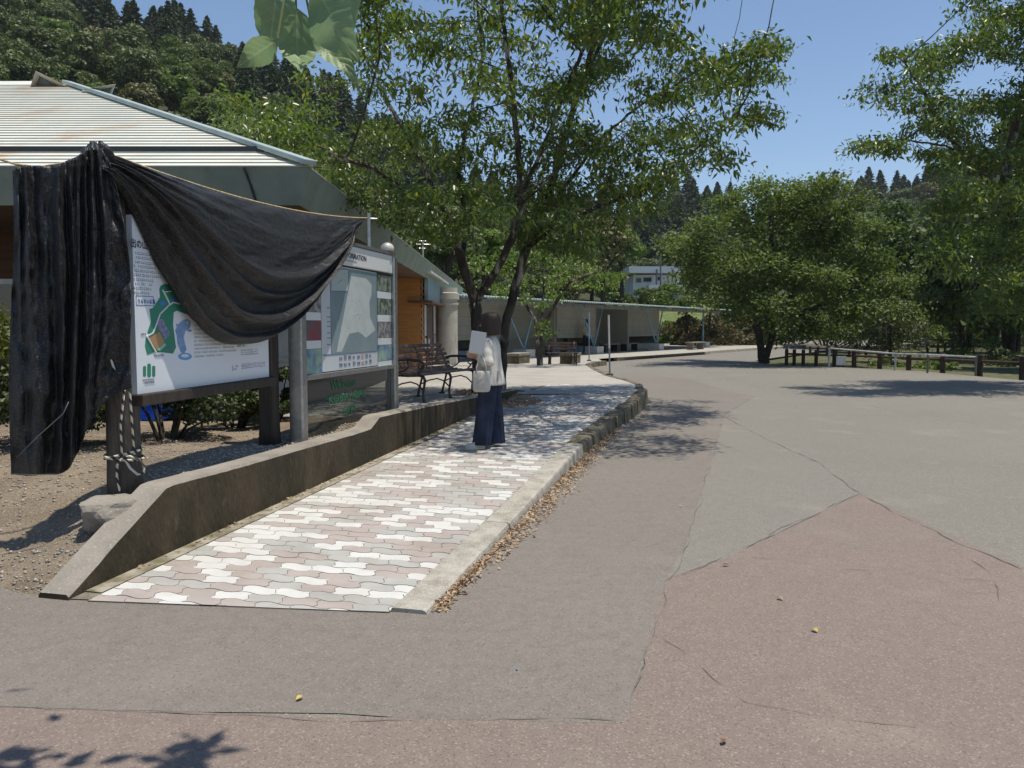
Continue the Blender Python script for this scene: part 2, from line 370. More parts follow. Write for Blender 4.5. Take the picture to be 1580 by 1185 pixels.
# pale drain strip at the wall foot + bed under the pavers
mb = MB()
K = 60
bed = [[], []]
for i in range(K + 1):
    s = .06 + 13 * i / K; a, b = ST(s, -.02), ST(s, TKf(s) + .02)
    if i == 0: a, b = fa + fd * -.05 + fn * .02, fb + fn * .02
    z0 = zp(a.y) - .004; z1 = zp(b.y) - .004
    bed[0].append((a.x, a.y, z0)); bed[1].append((b.x, b.y, z1))
for i in range(K): mb.quad(bed[0][i], bed[1][i], bed[1][i + 1], bed[0][i + 1], 0)
for i in range(K):
    s = .12 + 12.6 * i / K; s2 = .12 + 12.6 * (i + 1) / K
    q = [ST(s, .0), ST(s, .11), ST(s2, .11), ST(s2, .0)]; mb.add([(p.x, p.y, zp(p.y) + .003) for p in q], [(0, 1, 2, 3)], 1)
m_strip = M('mossy_gutter_strip', (.33, .30, .24), (.16, .14, .09), 6, .4, .6, .95, bump=.5, bscale=50, col3=(.12, .13, .06), scale3=12, lo3=.56, hi3=.66)
tag(mb.build('sidewalk_bed', [m_joint, m_strip]), kind='structure')

# plaza (heightfield with edges following the kerb)
KE = [ST(11.9, TKf(11.9) + .06), W(992, 597, 17.0).xy, W(968, 589, 18.6).xy, W(942, 581, 20.2).xy, W(922, 568, 23.5).xy, W(909, 557, 27.6).xy, W(912, 552, 30.5).xy, W(930, 551.5, 31.5).xy]
def edge_x(y):
    pts = [(ST(s, TKf(s) + .1).y, ST(s, TKf(s) + .1).x) for s in (0, 5, 8, 11.9)] + [(p.y, p.x) for p in KE[1:]] + [(34, 3.7), (60, 22)]
    return interp(y, pts)
mb = MB(); ys = [9 + .5 * i for i in range(21)] + [19.5 + 1.2 * i for i in range(22)]
NX = 26; rows = []
def left_edge(y):    # right-hand border: wall line while the retaining wall stands, kerb after it
    s = (y - B0.y) / D.y
    return ST(s, -.12).x if y < 15.0 else edge_x(y) - .02
for y in ys:
    xr = left_edge(y); row = []
    for k in range(NX + 1):
        x = lerp(-26, xr, 1 - (1 - k / NX) ** 2); row.append((x, y, tz(x, y) - .002))
    rows.append(row)
o = 0; vs = [p for r in rows for p in r]
mb.add(vs, [(i * (NX + 1) + k, i * (NX + 1) + k + 1, (i + 1) * (NX + 1) + k + 1, (i + 1) * (NX + 1) + k) for i in range(len(rows) - 1) for k in range(NX)])
tag(mb.build('plaza', m_plaza, smooth=True), kind='structure')
# continuation of the sidewalk between wall end and kerb corner is covered by pavers; far canopy walkway
# ------------------------------------------------------------------ kerbs
def kerb_run(name, pts, w, ztop, zbot, step, m, jit=.006, side=1):
    P = [Vector(p) for p in pts]; q = [P[0]]; 
    L = [0]
    for a, b in zip(P, P[1:]): L.append(L[-1] + (b - a).length)
    def at(d):
        for i in range(len(P) - 1):
            if d <= L[i + 1]: return P[i].lerp(P[i + 1], (d - L[i]) / (L[i + 1] - L[i]))
        return P[-1]
    mb = MB(); n = max(1, round(L[-1] / step)); h = L[-1] / n
    for i in range(n):
        a, b = at(i * h + .004), at((i + 1) * h - .004); K = max(1, int(h / .12)); rings = []
        t = (b - a).normalized(); nn = Vector((t.y, -t.x)) * side; j = rng.uniform(-jit, jit); jz = rng.uniform(-jit, jit) * .6
        for k in range(K + 1):
            p = a.lerp(b, k / K) + nn * j; z1 = ztop(p) + jz + mnoise.noise(Vector((p.x * 6, p.y * 6, 2))) * .004; z0 = zbot(p)
            e = mnoise.noise(Vector((p.x * 9, p.y * 9, 4))) * .006
            prof = [(0, z0), (0, z1 - .006), (.008, z1), (w - .028 + e, z1), (w - .008 + e, z1 - .008), (w + e, z1 - .03), (w + .012, z0)]
            rings.append([(p.x + nn.x * u, p.y + nn.y * u, z) for u, z in prof])
        mb.loft(rings)
    return tag(mb.build(name, m), kind='structure')
kerb_run('kerb', [ST(.26, TK) , ST(5.6, TK)], .2, lambda p: zp(p.y) + .012, lambda p: -.05, 1.9, m_kerb, .003)
kerb_run('kerb', [ST(5.61 + k * .6, TKf(5.61 + k * .6)) for k in range(11)], .2, lambda p: zp(p.y) + .012, lambda p: -.05, .36, m_kerbold, .012)
c0 = ST(11.64, TKf(11.6))
kerb_run('kerb', [c0, c0 + Vector((.16, .5)), c0 + Vector((.14, 1.0)), KE[1] - Vector((.15, 0)), KE[2] - Vector((.15, 0)), KE[3] - Vector((.15, 0)), KE[4] - Vector((.15, 0)), KE[5] - Vector((.15, 0)), KE[6] - Vector((0, .1)), KE[7]],
         .16, lambda p: tz(p.x, p.y) + .012 if p.y > 16.5 else zp(p.y) + .012, lambda p: -.05, .5, m_kerbold, .01)
k2 = [W(947, 551, 33.0).xy, W(975, 549, 36).xy, W(1040, 545, 40).xy, W(1100, 541, 45).xy, W(1160, 537, 53).xy, W(1230, 533, 66).xy]
k2 = [g2(947, 557), g2(985, 553), g2(1040, 549.5), g2(1100, 545), g2(1160, 540.5), g2(1240, 536)]
kerb_run('kerb', k2, .18, lambda p: .17, lambda p: -.05, 1.0, m_kerb, .01)
wk = MB(); kk = [Vector(p) for p in k2]
wk.add([(p.x, p.y, .165) for p in kk] + [(p.x - 12, p.y + 7, .165) for p in kk[::-1]], [tuple(range(12))])
tag(wk.build('canopy_walkway', m_plaza), kind='structure')

# ------------------------------------------------------------------ retaining wall
wall_prof = [(0, .035), (.12, .10), (.843, .485), (1.6, .47), (3.83, .455), (4.05, .458), (4.30, .558), (5.6, .53), (7.43, .475), (10.57, .372), (11.3, .30)]
mb = MB(); rings = []; K = 150
for i in range(K + 1):
    s = 11.3 * i / K; h = interp(s, wall_prof); a = ST(s, 0); c = .006 * mnoise.noise(Vector((s * 4, 0, 0)))
    if s < .12: h = max(.03, h)
    b = .015 + .01 * abs(mnoise.noise(Vector((s * 7, 3, 0))))
    inw = .19
    prof = [(.0, -.1), (.0 + c, h - b), (-b + c, h), (-inw, h + .004 * mnoise.noise(Vector((s * 5, 1, 1)))), (-inw - .01, h - .02), (-inw - .01, -.1)]
    rings.append([(*ST(s, t), z) for t, z in prof])
mb.loft(rings)
rw = thing('retaining_wall', 'low mossy concrete retaining wall with sloping end beside the paved ramp', 'wall', (B0.x, B0.y, 0))
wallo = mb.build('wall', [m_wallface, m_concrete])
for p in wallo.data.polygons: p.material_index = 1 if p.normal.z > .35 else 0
wallo.parent = rw; wallo.location = (-B0.x, -B0.y, 0)

# gravel bank behind the wall
def bank_z(x, y):
    p = Vector((x, y)) - B0; s = p.dot(D); t = p.dot(N2)
    ss = s + .25 * math.sin(t * 1.3)
    base = interp(ss, [(-.1, -.03), (.1, .03), (.9, .30), (1.5, .41), (3.8, .42), (5.2, .41), (9, .385)])
    near = interp(s, wall_prof) - .05
    k = sstep(-.9, -.2, t); z = lerp(base, min(near, base + .06), k)
    return z + .02 * mnoise.noise(Vector((x * 2, y * 2, 0))) + .008 * mnoise.noise(Vector((x * 9, y * 9, 0)))
mb = MB(); A_, B_ = 90, 110; vs = []
for i in range(A_ + 1):
    s = -.35 + 5.6 * i / A_
    for k in range(B_ + 1):
        t = -.15 - 7.5 * (k / B_) ** 1.5; p = ST(s, t)
        vs.append((p.x, p.y, bank_z(p.x, p.y)))
mb.add(vs, [(i * (B_ + 1) + k, i * (B_ + 1) + k + 1, (i + 1) * (B_ + 1) + k + 1, (i + 1) * (B_ + 1) + k) for i in range(A_) for k in range(B_)])
tag(mb.build('gravel_bank', m_soil, smooth=True), kind='structure')
def scatter_stones(name, n, place, r0, r1, mats, flat=.6):
    T = np.array([(1, 0, 0), (-1, 0, 0), (0, 1, 0), (0, -1, 0), (0, 0, 1), (0, 0, -1)], float)
    Fc = np.array([(0, 2, 4), (2, 1, 4), (1, 3, 4), (3, 0, 4), (2, 0, 5), (1, 2, 5), (3, 1, 5), (0, 3, 5)])
    V = []; F_ = []; mi = []
    g = np.random.default_rng(5)
    for i in range(n):
        x, y, z = place(g); r = r0 + (r1 - r0) * g.random() ** 2.5; a = g.random() * 6.28
        v = T * (1 + .45 * (g.random((6, 3)) - .5)) * np.array([r, r * (.6 + .5 * g.random()), r * flat])
        c, s_ = math.cos(a), math.sin(a); v = v @ np.array([[c, s_, 0], [-s_, c, 0], [0, 0, 1]]); V.append(v + [x, y, z + r * flat * .25]); F_.append(Fc + 6 * i); mi += [g.integers(len(mats))] * 8
    return npmesh(name, np.concatenate(V), np.concatenate(F_), mats, midx=np.array(mi))
def pl(g):
    s = -.2 + 4.2 * g.random() ** 1.4; t = -.2 - 3.6 * g.random() ** 1.3
    if g.random() < .25: s = 1.2 + 3.2 * g.random(); t = -.2 - .5 * g.random()
    p = ST(s, t); return p.x, p.y, bank_z(p.x, p.y)
tag(scatter_stones('gravel', 12000, pl, .004, .019, m_gravel), label='loose tan and grey gravel spread over the bank behind the wall', cat='gravel', kind='stuff')
# boulder at the wall end
bm = bmesh.new(); bmesh.ops.create_icosphere(bm, subdivisions=4, radius=1)
for v in bm.verts:
    c = v.co; d = 1 + .25 * mnoise.noise(c * 1.4) + .06 * mnoise.noise(c * 5)
    v.co = Vector((max(-.75, min(.75, c.x)) * .23, c.y * .17, max(-.8, min(.55, c.z)) * .15)) * d
me = bpy.data.meshes.new('boulder'); bm.to_mesh(me); bm.free(); me.materials.append(m_concrete)
bo = bpy.data.objects.new('boulder', me); COL.objects.link(bo); bp = W(188, 778, 4.88); bo.location = (bp.x - .10, bp.y + .12, .33); bo.rotation_euler = (0, 0, .5)
tag(bo, 'flat-topped grey boulder lying at the foot of the timber sign post', 'boulder')
# ------------------------------------------------------------------ tree machinery
def colonize(trunks, attract, step=.16, kill=.3, infl=2.2, iters=160, seed=1, jitter=.12):
    """space colonisation: trunks = polylines of points; returns nodes, parents"""
    g = np.random.default_rng(seed)
    nodes = []; par = []; ends = {}
    for tr in trunks:
        start = tr.get('from'); prev = -1
        if start is not None:                      # attach to the closest node already there
            p0 = np.array(tr['pts'][0]); prev = int(np.argmin([np.sum((np.array(n) - p0) ** 2) for n in nodes]))
        last = None if start is None else np.array(nodes[prev])
        for p in tr['pts'] if start is None else tr['pts'][0:]:
            p = np.array(p, float)
            if last is None: nodes.append(p); par.append(-1); prev = len(nodes) - 1; last = p; continue
            d = np.linalg.norm(p - last); k = max(1, int(round(d / step)))
            for j in range(1, k + 1):
                q = last + (p - last) * j / k
                if j < k: q = q + (g.random(3) - .5) * .03
                nodes.append(q); par.append(prev); prev = len(nodes) - 1
            last = p
    A = np.array(attract); N = np.array(nodes)
    cap = 60000; arr = np.zeros((cap, 3)); arr[:len(N)] = N; n = len(N)
    near = np.zeros(len(A), int); dist = np.full(len(A), 1e9); alive = np.ones(len(A), bool)
    def upd(lo, hi):
        nonlocal near, dist
        idx = np.where(alive)[0]
        if len(idx) == 0: return
        for c in range(lo, hi, 400):
            e = min(hi, c + 400); d = np.linalg.norm(A[idx][:, None, :] - arr[c:e][None], axis=2); m = d.argmin(1); dm = d[np.arange(len(idx)), m]
            b = dm < dist[idx]; dist[idx[b]] = dm[b]; near[idx[b]] = c + m[b]
    upd(0, n)
    for it in range(iters):
        act = alive & (dist < infl)
        if not act.any():
            if infl > 30 or not alive.any(): break
            infl *= 1.5; continue
        idx = np.where(act)[0]; v = A[idx] - arr[near[idx]]; v /= np.linalg.norm(v, axis=1)[:, None] + 1e-9
        acc = {}
        for i, nd in enumerate(near[idx]): acc.setdefault(int(nd), []).append(i)
        lo = n
        for nd, li in acc.items():
            d = v[li].sum(0) + (g.random(3) - .5) * jitter * 2
            L = np.linalg.norm(d)
            if L < .05: d = v[li[0]]; L = 1
            p = arr[nd] + d / L * step
            arr[n] = p; par.append(nd); n += 1
            if n >= cap - 2: break
        upd(lo, n)
        alive &= ~(dist < kill)
        if n >= cap - 2: break
    return arr[:n].copy(), np.array(par)
def tree_mesh(name, nodes, par, mats, parent, tip=.006, expo=1.8, base_r=None, sides=6, minr=0.0):
    n = len(nodes); r = np.zeros(n); child = [[] for _ in range(n)]
    for i in range(n):
        if par[i] >= 0: child[par[i]].append(i)
    order = list(range(n))[::-1]
    # parents always have smaller index
    for i in order: r[i] = tip if not child[i] else sum(r[c] ** expo for c in child[i]) ** (1 / expo)
    if base_r: 
        k = base_r / r.max(); r = tip + (r - tip) * (base_r - tip) / (r.max() - tip)
    V = []; F_ = []; rings = {}
    dirs = np.zeros((n, 3))
    for i in range(n):
        if par[i] >= 0: dirs[i] += nodes[i] - nodes[par[i]]
        if child[i]:
            big = max(child[i], key=lambda c: r[c]); dirs[i] += (nodes[big] - nodes[i]) * (1 if par[i] >= 0 else 2)
    dirs /= np.linalg.norm(dirs, axis=1)[:, None] + 1e-9
    def ring(i, rad, s):
        t = dirs[i]; a = np.cross(t, (0.31, .93, .17)); a /= np.linalg.norm(a) + 1e-9; b = np.cross(t, a)
        o = len(V)
        for k in range(s): an = 2 * math.pi * k / s; V.append(nodes[i] + (a * math.cos(an) + b * math.sin(an)) * rad)
        return o
    S = {}
    for i in range(n):
        s = sides + 4 if r[i] > .06 else (sides if r[i] > .02 else 4)
        S[i] = s
    for i in range(n):
        p = par[i]
        if p < 0 or r[i] < minr: continue
        s = S[i]; main = max(child[p], key=lambda c: r[c]) == i
        k0 = ('a', p, s)
        if main:
            if (p, s) not in rings: rings[(p, s)] = ring(p, r[p], s)
            o0 = rings[(p, s)]
        else: # side branch starts with its own radius
            sv = dirs[p].copy(); dirs[p] = dirs[i]; o0 = ring(p, r[i] * 1.15, s); dirs[p] = sv
        if (i, s) not in rings: rings[(i, s)] = ring(i, r[i], s)
        o1 = rings[(i, s)]
        for k in range(s): k2 = (k + 1) % s; F_.append((o0 + k, o0 + k2, o1 + k2, o1 + k))
    o = npmesh(name, np.array(V), np.array(F_), mats, parent, smooth=True); return o, r, child
def leaf_cloud(name, P, mat, parent, size=(.09, .04), droop=.8, seed=3, dirs=None, curl=.25, shape='diamond', mats=None, midx=None):
    """one folded leaf blade at each point of P"""
    g = np.random.default_rng(seed); n = len(P)
    az = g.random(n) * 2 * np.pi; el = -droop * (.25 + .9 * g.random(n)) + .35 * g.standard_normal(n)
    d = np.stack([np.cos(az) * np.cos(el), np.sin(az) * np.cos(el), np.sin(el)], 1)
    if dirs is not None: d = d * .7 + dirs; d /= np.linalg.norm(d, axis=1)[:, None] + 1e-9
    up = np.array([0, 0, 1.]) + .55 * g.standard_normal((n, 3)); side = np.cross(d, up); side /= np.linalg.norm(side, axis=1)[:, None] + 1e-9
    nrm = np.cross(side, d)
    L = size[0] * (.65 + .7 * g.random(n))[:, None]; w = size[1] * (.7 + .6 * g.random(n))[:, None]
    fold = (curl * (.3 + g.random(n)))[:, None] * w
    a = P; b = P + d * L * .45 + side * w + nrm * fold; c = P + d * L - nrm * L * .12; e = P + d * L * .45 - side * w + nrm * fold
    V = np.stack([a, b, c, e], 1).reshape(-1, 3); i = np.arange(n)[:, None] * 4
    F_ = np.concatenate([i + np.array([[0, 1, 2]]), i + np.array([[0, 2, 3]])], 1).reshape(-1, 3)
    return npmesh(name, V, F_, mat, parent, rnd=np.repeat(g.random(n), 2))
L_cherry = leaf_mat('cherry_leaf', (.055, .088, .024), (.12, .165, .042), .36, .36, (1.6, 1.8, .6), (.26, .24, .06))
L_dark = leaf_mat('dark_leaf', (.06, .09, .025), (.135, .175, .045), .34, .65, (1.4, 1.6, .6))
L_bright = leaf_mat('bright_leaf', (.08, .13, .025), (.15, .21, .04), .35, .5, (1.4, 1.6, .6))
L_forest = leaf_mat('forest_leaf', (.055, .082, .024), (.13, .16, .042), .22, .6, (1.3, 1.5, .6))
L_forest2 = leaf_mat('yellowish_forest_leaf', (.085, .095, .026), (.16, .155, .045), .15, .6, (1.3, 1.4, .6))
L_conifer = leaf_mat('conifer_needles', (.028, .05, .020), (.06, .09, .03), .12, .7, (1.2, 1.4, .6))
L_gold = leaf_mat('bamboo_leaf', (.17, .15, .045), (.24, .2, .06), .25, .6, (1.3, 1.3, .6))

def blob_pts(g, c, r, n, shell=0.0):
    q = g.standard_normal((n, 3)); q /= np.linalg.norm(q, axis=1)[:, None]; q *= (g.random(n)[:, None] ** (1 / 3)) * (1 - shell) + shell
    return np.array(c) + q * np.array(r)
def clumps_px(g, L, depth, dvar, n_each, squash=.42):
    """crown clumps given where their outline stands: (px, py, rx_px, extra depth)"""
    out = []
    for it in L:
        px, py, rx = it[:3]; Y = depth + (it[3] if len(it) > 3 else g.uniform(-dvar, dvar))
        c = W(px, py, Y); r = rx * Y / F_PX
        out.append(blob_pts(g, c, (r, r * 1.15, r * squash), int(n_each * (r / .8) ** 2) + 4))
    return np.concatenate(out)
def grow(name, label, cat, trunks, A, leaf_m, leaf_size, per_tip, base_r, step=.16, kill=.3, infl=2.2, seed=1, group=None, bark=None, tip=.005, spread=.13, droop=.8, levels=3, depthcut=0, minr=0, prof=None, origin=None, zf=.5):
    nodes, par = colonize(trunks, A, step, kill, infl, seed=seed)
    b = trunks[0]['pts'][0]; root = thing(name, label, cat, (b[0], b[1], b[2]), group=group)
    off = np.array(b, float)
    tr, r, child = tree_mesh('trunk', nodes - off, par, bark or m_bark, root, tip=tip, base_r=base_r, minr=minr)
    g = np.random.default_rng(seed + 50)
    lev = np.full(len(nodes), 99)
    for i in range(len(nodes) - 1, -1, -1):
        lev[i] = 0 if not child[i] else min(lev[c] + 1 for c in child[i])
    idx = np.where((lev <= levels) & (r < .028))[0]
    P = np.repeat(nodes[idx] - off, per_tip, axis=0)
    pa = np.repeat(np.where(par[idx] >= 0, par[idx], idx), per_tip); fr = g.random(len(P))[:, None]
    P = P * (1 - fr) + (nodes[pa] - off) * fr
    P = P + g.standard_normal(P.shape) * np.array([spread, spread, spread * zf])
    leaf_cloud('crown', P, leaf_m, root, leaf_size, droop=droop, seed=seed)
    print(name, 'nodes', len(nodes), 'leaves', len(P)); return root

g0 = np.random.default_rng(11)
# ---- the big cherry tree (two stems) -----------------------------------
base1 = W(737, 606, 13.9); base1.z = .33
def wp(L): return [tuple(W(*p)) for p in L]
trunks1 = [
    {'pts': [tuple(base1)] + wp([(738, 560, 13.9), (736, 500, 13.9), (732, 468, 13.9)])},
    {'from': 1, 'pts': wp([(732, 468, 13.9), (712, 400, 13.7), (692, 345, 13.4), (640, 300, 13.0), (580, 262, 12.5), (520, 240, 12.1)])},
    {'from': 1, 'pts': wp([(712, 400, 13.7), (722, 350, 14.0), (705, 260, 14.2), (725, 180, 14.4), (745, 90, 14.6), (735, 0, 14.8)])},
    {'from': 1, 'pts': wp([(692, 345, 13.4), (650, 250, 13.8), (610, 180, 14.2), (570, 100, 14.6)])},
    {'from': 1, 'pts': wp([(732, 468, 13.9), (765, 420, 13.6), (790, 370, 13.3), (802, 320, 13.1), (800, 240, 12.9), (790, 140, 12.8), (775, 20, 12.8), (770, -80, 12.9)])},
    {'from': 1, 'pts': wp([(802, 320, 13.1), (850, 270, 12.3), (905, 235, 11.7), (980, 215, 11.3), (1050, 200, 11.2)])},
    {'from': 1, 'pts': wp([(805, 300, 13.1), (850, 200, 12.6), (880, 120, 12.4), (925, 30, 12.3), (950, -60, 12.3)])},
]
cl1 = [(370, 150, 40, -1), (345, 185, 25), (400, 200, 55), (450, 165, 55), (430, 250, 45), (500, 220, 60), (520, 280, 40), (470, 120, 40), (540, 130, 50), (570, 60, 55), (600, 200, 55), (560, 260, 50),
       (620, 30, 55), (680, 80, 55), (640, 130, 45), (740, 30, 55), (700, 180, 50), (620, 300, 45), (690, 290, 60), (650, 240, 60), (730, 240, 60), (780, 200, 60), (760, 130, 45), (810, 70, 50),
       (840, 10, 60), (900, 40, 55), (860, 140, 45), (790, 280, 60), (850, 240, 60), (560, -40, 70), (660, -60, 80), (760, -70, 80), (860, -90, 80), (700, 330, 40), (640, 345, 35)]
cl1 += [(720, 330, 30, -1), (690, 370, 22, -1.5), (660, 370, 26), (600, 340, 32), (560, 310, 36), (760, 330, 34, -2), (740, 300, 40, 2), (480, 250, 40), (640, -60, 80, -3), (760, -50, 80, -3.3), (560, 20, 60, -2.6), (700, 60, 60, -2.8)]
A1 = clumps_px(g0, cl1, 13.2, 2.4, 32)
A1b = clumps_px(g0, [c[:3] for c in cl1[::2]], 12.4, 2.0, 22)
grow('cherry_tree', 'large cherry tree with a forked dark trunk growing directly behind the standing woman', 'tree', trunks1, np.concatenate([A1, A1b]), L_cherry, (.122, .0235), 21, .11, seed=3, group='cherry trees', kill=.21, step=.14, droop=.85, spread=.17, zf=.36)
base2 = W(774, 604, 14.6); base2.z = .31
trunks2 = [
    {'pts': [tuple(base2)] + wp([(776, 540, 14.5), (782, 490, 14.4), (797, 435, 14.3), (812, 385, 14.2)])},
    {'from': 1, 'pts': wp([(812, 385, 14.2), (850, 355, 13.9), (900, 330, 13.6), (960, 305, 13.3), (1020, 270, 13.0), (1080, 225, 12.8), (1130, 190, 12.7)])},
    {'from': 1, 'pts': wp([(812, 385, 14.2), (835, 345, 14.6), (870, 290, 15.0), (930, 210, 15.4), (985, 165, 15.6), (1060, 120, 15.6), (1120, 85, 15.5)])},
    {'from': 1, 'pts': wp([(835, 345, 14.6), (860, 250, 14.9), (890, 150, 15.2), (930, 60, 15.4), (960, -30, 15.4)])},
    {'from': 1, 'pts': wp([(890, 150, 15.2), (925, 40, 13.6), (965, -70, 12.0), (1030, -170, 10.6), (1110, -225, 9.8)])},
    {'from': 1, 'pts': wp([(965, -70, 12.0), (1060, -110, 11.6), (1160, -160, 10.8), (1235, -180, 10.4)])},
]
cl2 = [(1185, 62, 32), (1150, 75, 38), (1205, 75, 20), (1100, 95, 45), (1040, 60, 35), (1020, 90, 30), (1160, 110, 38), (1120, 140, 45), (1180, 160, 22), (1190, 125, 24), (1060, 150, 50), (1000, 130, 45), (1000, 30, 25),
       (960, 20, 50), (940, 100, 45), (1190, 190, 22), (1160, 185, 38), (1110, 200, 42), (1050, 215, 50), (1000, 190, 50), (960, 240, 55), (1090, 245, 36), (1120, 240, 24), (1130, 262, 15), (1030, 262, 45), (930, 290, 50), (890, 210, 55),
       (870, 310, 50), (985, 300, 42), (940, 345, 35), (890, 370, 36), (840, 340, 40), (905, 400, 16), (840, 395, 20), (930, -50, 75), (1010, -40, 60), (850, 170, 50), (900, 120, 50), (820, 300, 50), (800, 340, 30)]
cl2 += [(1060, -230, 90, -4.8), (1160, -200, 90, -4.5), (1230, -120, 60, -3.6), (1000, -260, 90, -5), (1240, -220, 80, -4.2), (950, -190, 90, -4.6), (1060, -170, 80, -4.2), (860, -200, 90, -4.8), (1130, -120, 60, -3.5), (860, 330, 34, -2), (900, 350, 34, 1), (820, 345, 26, -2), (960, 330, 30, 1), (870, 285, 40, 2), (1000, 320, 26), (860, -40, 90, -3.8), (960, -30, 90, -3.6), (1050, -20, 70, -3.2), (920, 40, 70, -3.4), (1000, 70, 55, -3), (1080, 100, 50, -2.4), (900, -110, 90, -2.5), (1020, -120, 90, -1.5), (1130, -60, 60, -2)]
A2 = clumps_px(g0, cl2, 13.9, 2.2, 34)
A2b = clumps_px(g0, [c[:3] for c in cl2[::2]], 14.8, 1.8, 22)
grow('cherry_tree', 'leaning second cherry tree with pale-flecked bark just right of the standing woman', 'tree', trunks2, np.concatenate([A2, A2b]), L_cherry, (.122, .0235), 21, .082, seed=5, group='cherry trees', kill=.21, step=.14, droop=.85, spread=.17, zf=.36)

# ---- right cherry tree --------------------------------------------------
b3 = Vector((15.3, 21.8, -.3))
trunks3 = [
    {'pts': [tuple(b3)] + wp([(1630, 500, 21.5), (1600, 430, 21.2), (1570, 370, 20.6), (1545, 310, 20.0), (1510, 255, 19.4), (1450, 200, 18.8), (1390, 165, 18.4), (1350, 155, 18.2)])},
    {'from': 1, 'pts': wp([(1510, 255, 19.4), (1460, 225, 19.0), (1390, 215, 18.6), (1320, 225, 18.4)])},
    {'from': 1, 'pts': wp([(1545, 310, 20.0), (1560, 220, 20.2), (1590, 100, 20.5), (1600, -40, 20.6)])},
    {'from': 1, 'pts': wp([(1600, 430, 21.2), (1540, 420, 20.2), (1480, 400, 19.6), (1450, 385, 19.3)])},
    {'from': 1, 'pts': wp([(1450, 200, 18.8), (1430, 150, 18.8), (1395, 95, 18.8), (1370, 80, 18.8)])},
]
cl3 = [(1370, 75, 22, 0), (1390, 90, 26, 0), (1420, 110, 30), (1440, 90, 26), (1330, 148, 24, 0), (1360, 140, 30, 0), (1400, 145, 34), (1450, 150, 40), (1320, 218, 20, 0), (1350, 220, 26, 0), (1310, 242, 12, 0), (1380, 225, 22), (1470, 80, 36), (1500, 55, 36), (1540, 20, 40), (1530, 60, 40),
       (1570, 80, 36), (1490, 180, 40), (1540, 150, 45), (1580, 170, 45), (1440, 190, 34), (1500, 230, 48), (1560, 240, 50), (1600, 220, 50), (1440, 235, 25), (1460, 265, 28), (1520, 300, 42), (1590, 310, 50), (1455, 320, 40), (1490, 360, 40), (1560, 370, 50), (1440, 380, 28), (1480, 420, 30), (1550, 430, 45), (1610, 420, 50),
       (1530, -30, 40), (1600, 20, 60), (1640, 120, 70), (1660, 250, 70), (1640, -60, 80), (1600, 480, 40), (1530, 470, 35)]
A3 = clumps_px(g0, cl3 + [c[:3] for c in cl3 if c[0] > 1430], 19.6, 2.4, 26)
grow('cherry_tree', 'tall cherry tree with long level branches against the sky at the right edge', 'tree', trunks3, A3, L_cherry, (.14, .028), 30, .16, step=.2, kill=.28, infl=3, seed=8, group='cherry trees', spread=.18)

# ---- dense multi-stem tree across the road -------------------------------
def ground_at(px, py, z=0): p = G(px, py, z); return (p.x, p.y, z)
b4 = ground_at(1180, 562, -.05); Y4 = b4[1]
trunks4 = [
    {'pts': [b4] + wp([(1172, 525, Y4), (1165, 480, Y4), (1150, 420, Y4 - .5), (1120, 370, Y4 - .8)])},
    {'from': 1, 'pts': wp([(1183, 550, Y4), (1196, 500, Y4), (1230, 440, Y4), (1250, 370, Y4)])},
    {'from': 1, 'pts': wp([(1165, 480, Y4), (1190, 420, Y4 - .5), (1190, 340, Y4 - .5), (1180, 290, Y4)])},
    {'from': 1, 'pts': wp([(1196, 500, Y4), (1270, 470, Y4 - 1), (1330, 440, Y4 - 1)])},
]
cl4 = [(1060, 390, 32), (1090, 350, 36), (1120, 310, 32), (1160, 290, 30), (1150, 340, 45), (1200, 300, 42), (1240, 290, 36), (1280, 300, 36), (1080, 430, 34), (1120, 440, 40), (1110, 400, 45), (1160, 400, 50), (1210, 360, 50), (1260, 350, 45),
       (1300, 340, 34), (1310, 380, 40), (1200, 420, 50), (1260, 420, 50), (1320, 430, 45), (1140, 475, 34), (1190, 480, 42), (1250, 480, 45), (1310, 480, 42), (1100, 470, 24), (1350, 400, 36), (1225, 330, 40), (1290, 510, 26), (1240, 515, 22), (1370, 440, 34), (1390, 480, 30), (1340, 480, 34), (1350, 350, 26), (1330, 310, 20), (1400, 430, 20), (1270, 275, 22), (1040, 370, 20), (1050, 430, 22)]
A4 = clumps_px(g0, cl4, Y4, 3.4, 12, .7)
grow('broadleaf_tree', 'dense round multi-stemmed green tree in the road island beside the log fence', 'tree', trunks4, A4, L_dark, (.17, .05), 60, .22, step=.3, kill=.42, infl=4, seed=12, spread=.36, bark=m_bark2, droop=.5)

# ---- small tree on the plaza ---------------------------------------------
b5 = W(833, 556, 26.5); b5.z = .2
trunks5 = [
    {'pts': [tuple(b5)] + wp([(832, 525, 26.5), (826, 495, 26.5), (805, 460, 26.3), (790, 430, 26)])},
    {'from': 1, 'pts': wp([(832, 525, 26.5), (845, 490, 26.4), (862, 460, 26.2), (880, 435, 26), (930, 415, 26)])},
    {'from': 1, 'pts': wp([(832, 525, 26.5), (838, 470, 26.8), (840, 420, 27)])},
]
cl5 = [(760, 415, 26), (790, 400, 30), (830, 395, 32), (870, 400, 32), (910, 410, 32), (950, 425, 24), (800, 440, 26), (850, 430, 34), (900, 440, 28), (770, 445, 20), (820, 470, 16), (865, 465, 16), (735, 400, 24), (930, 450, 16), (840, 375, 22), (885, 380, 22), (830, 500, 14), (850, 515, 12)]
A5 = clumps_px(g0, cl5, 26.4, 1.8, 22)
grow('cherry_tree', 'small spreading cherry tree on the plaza in front of the long open shelter', 'tree', trunks5, A5, L_bright, (.15, .04), 12, .11, step=.2, kill=.28, infl=3, seed=15, group='cherry trees', spread=.16)
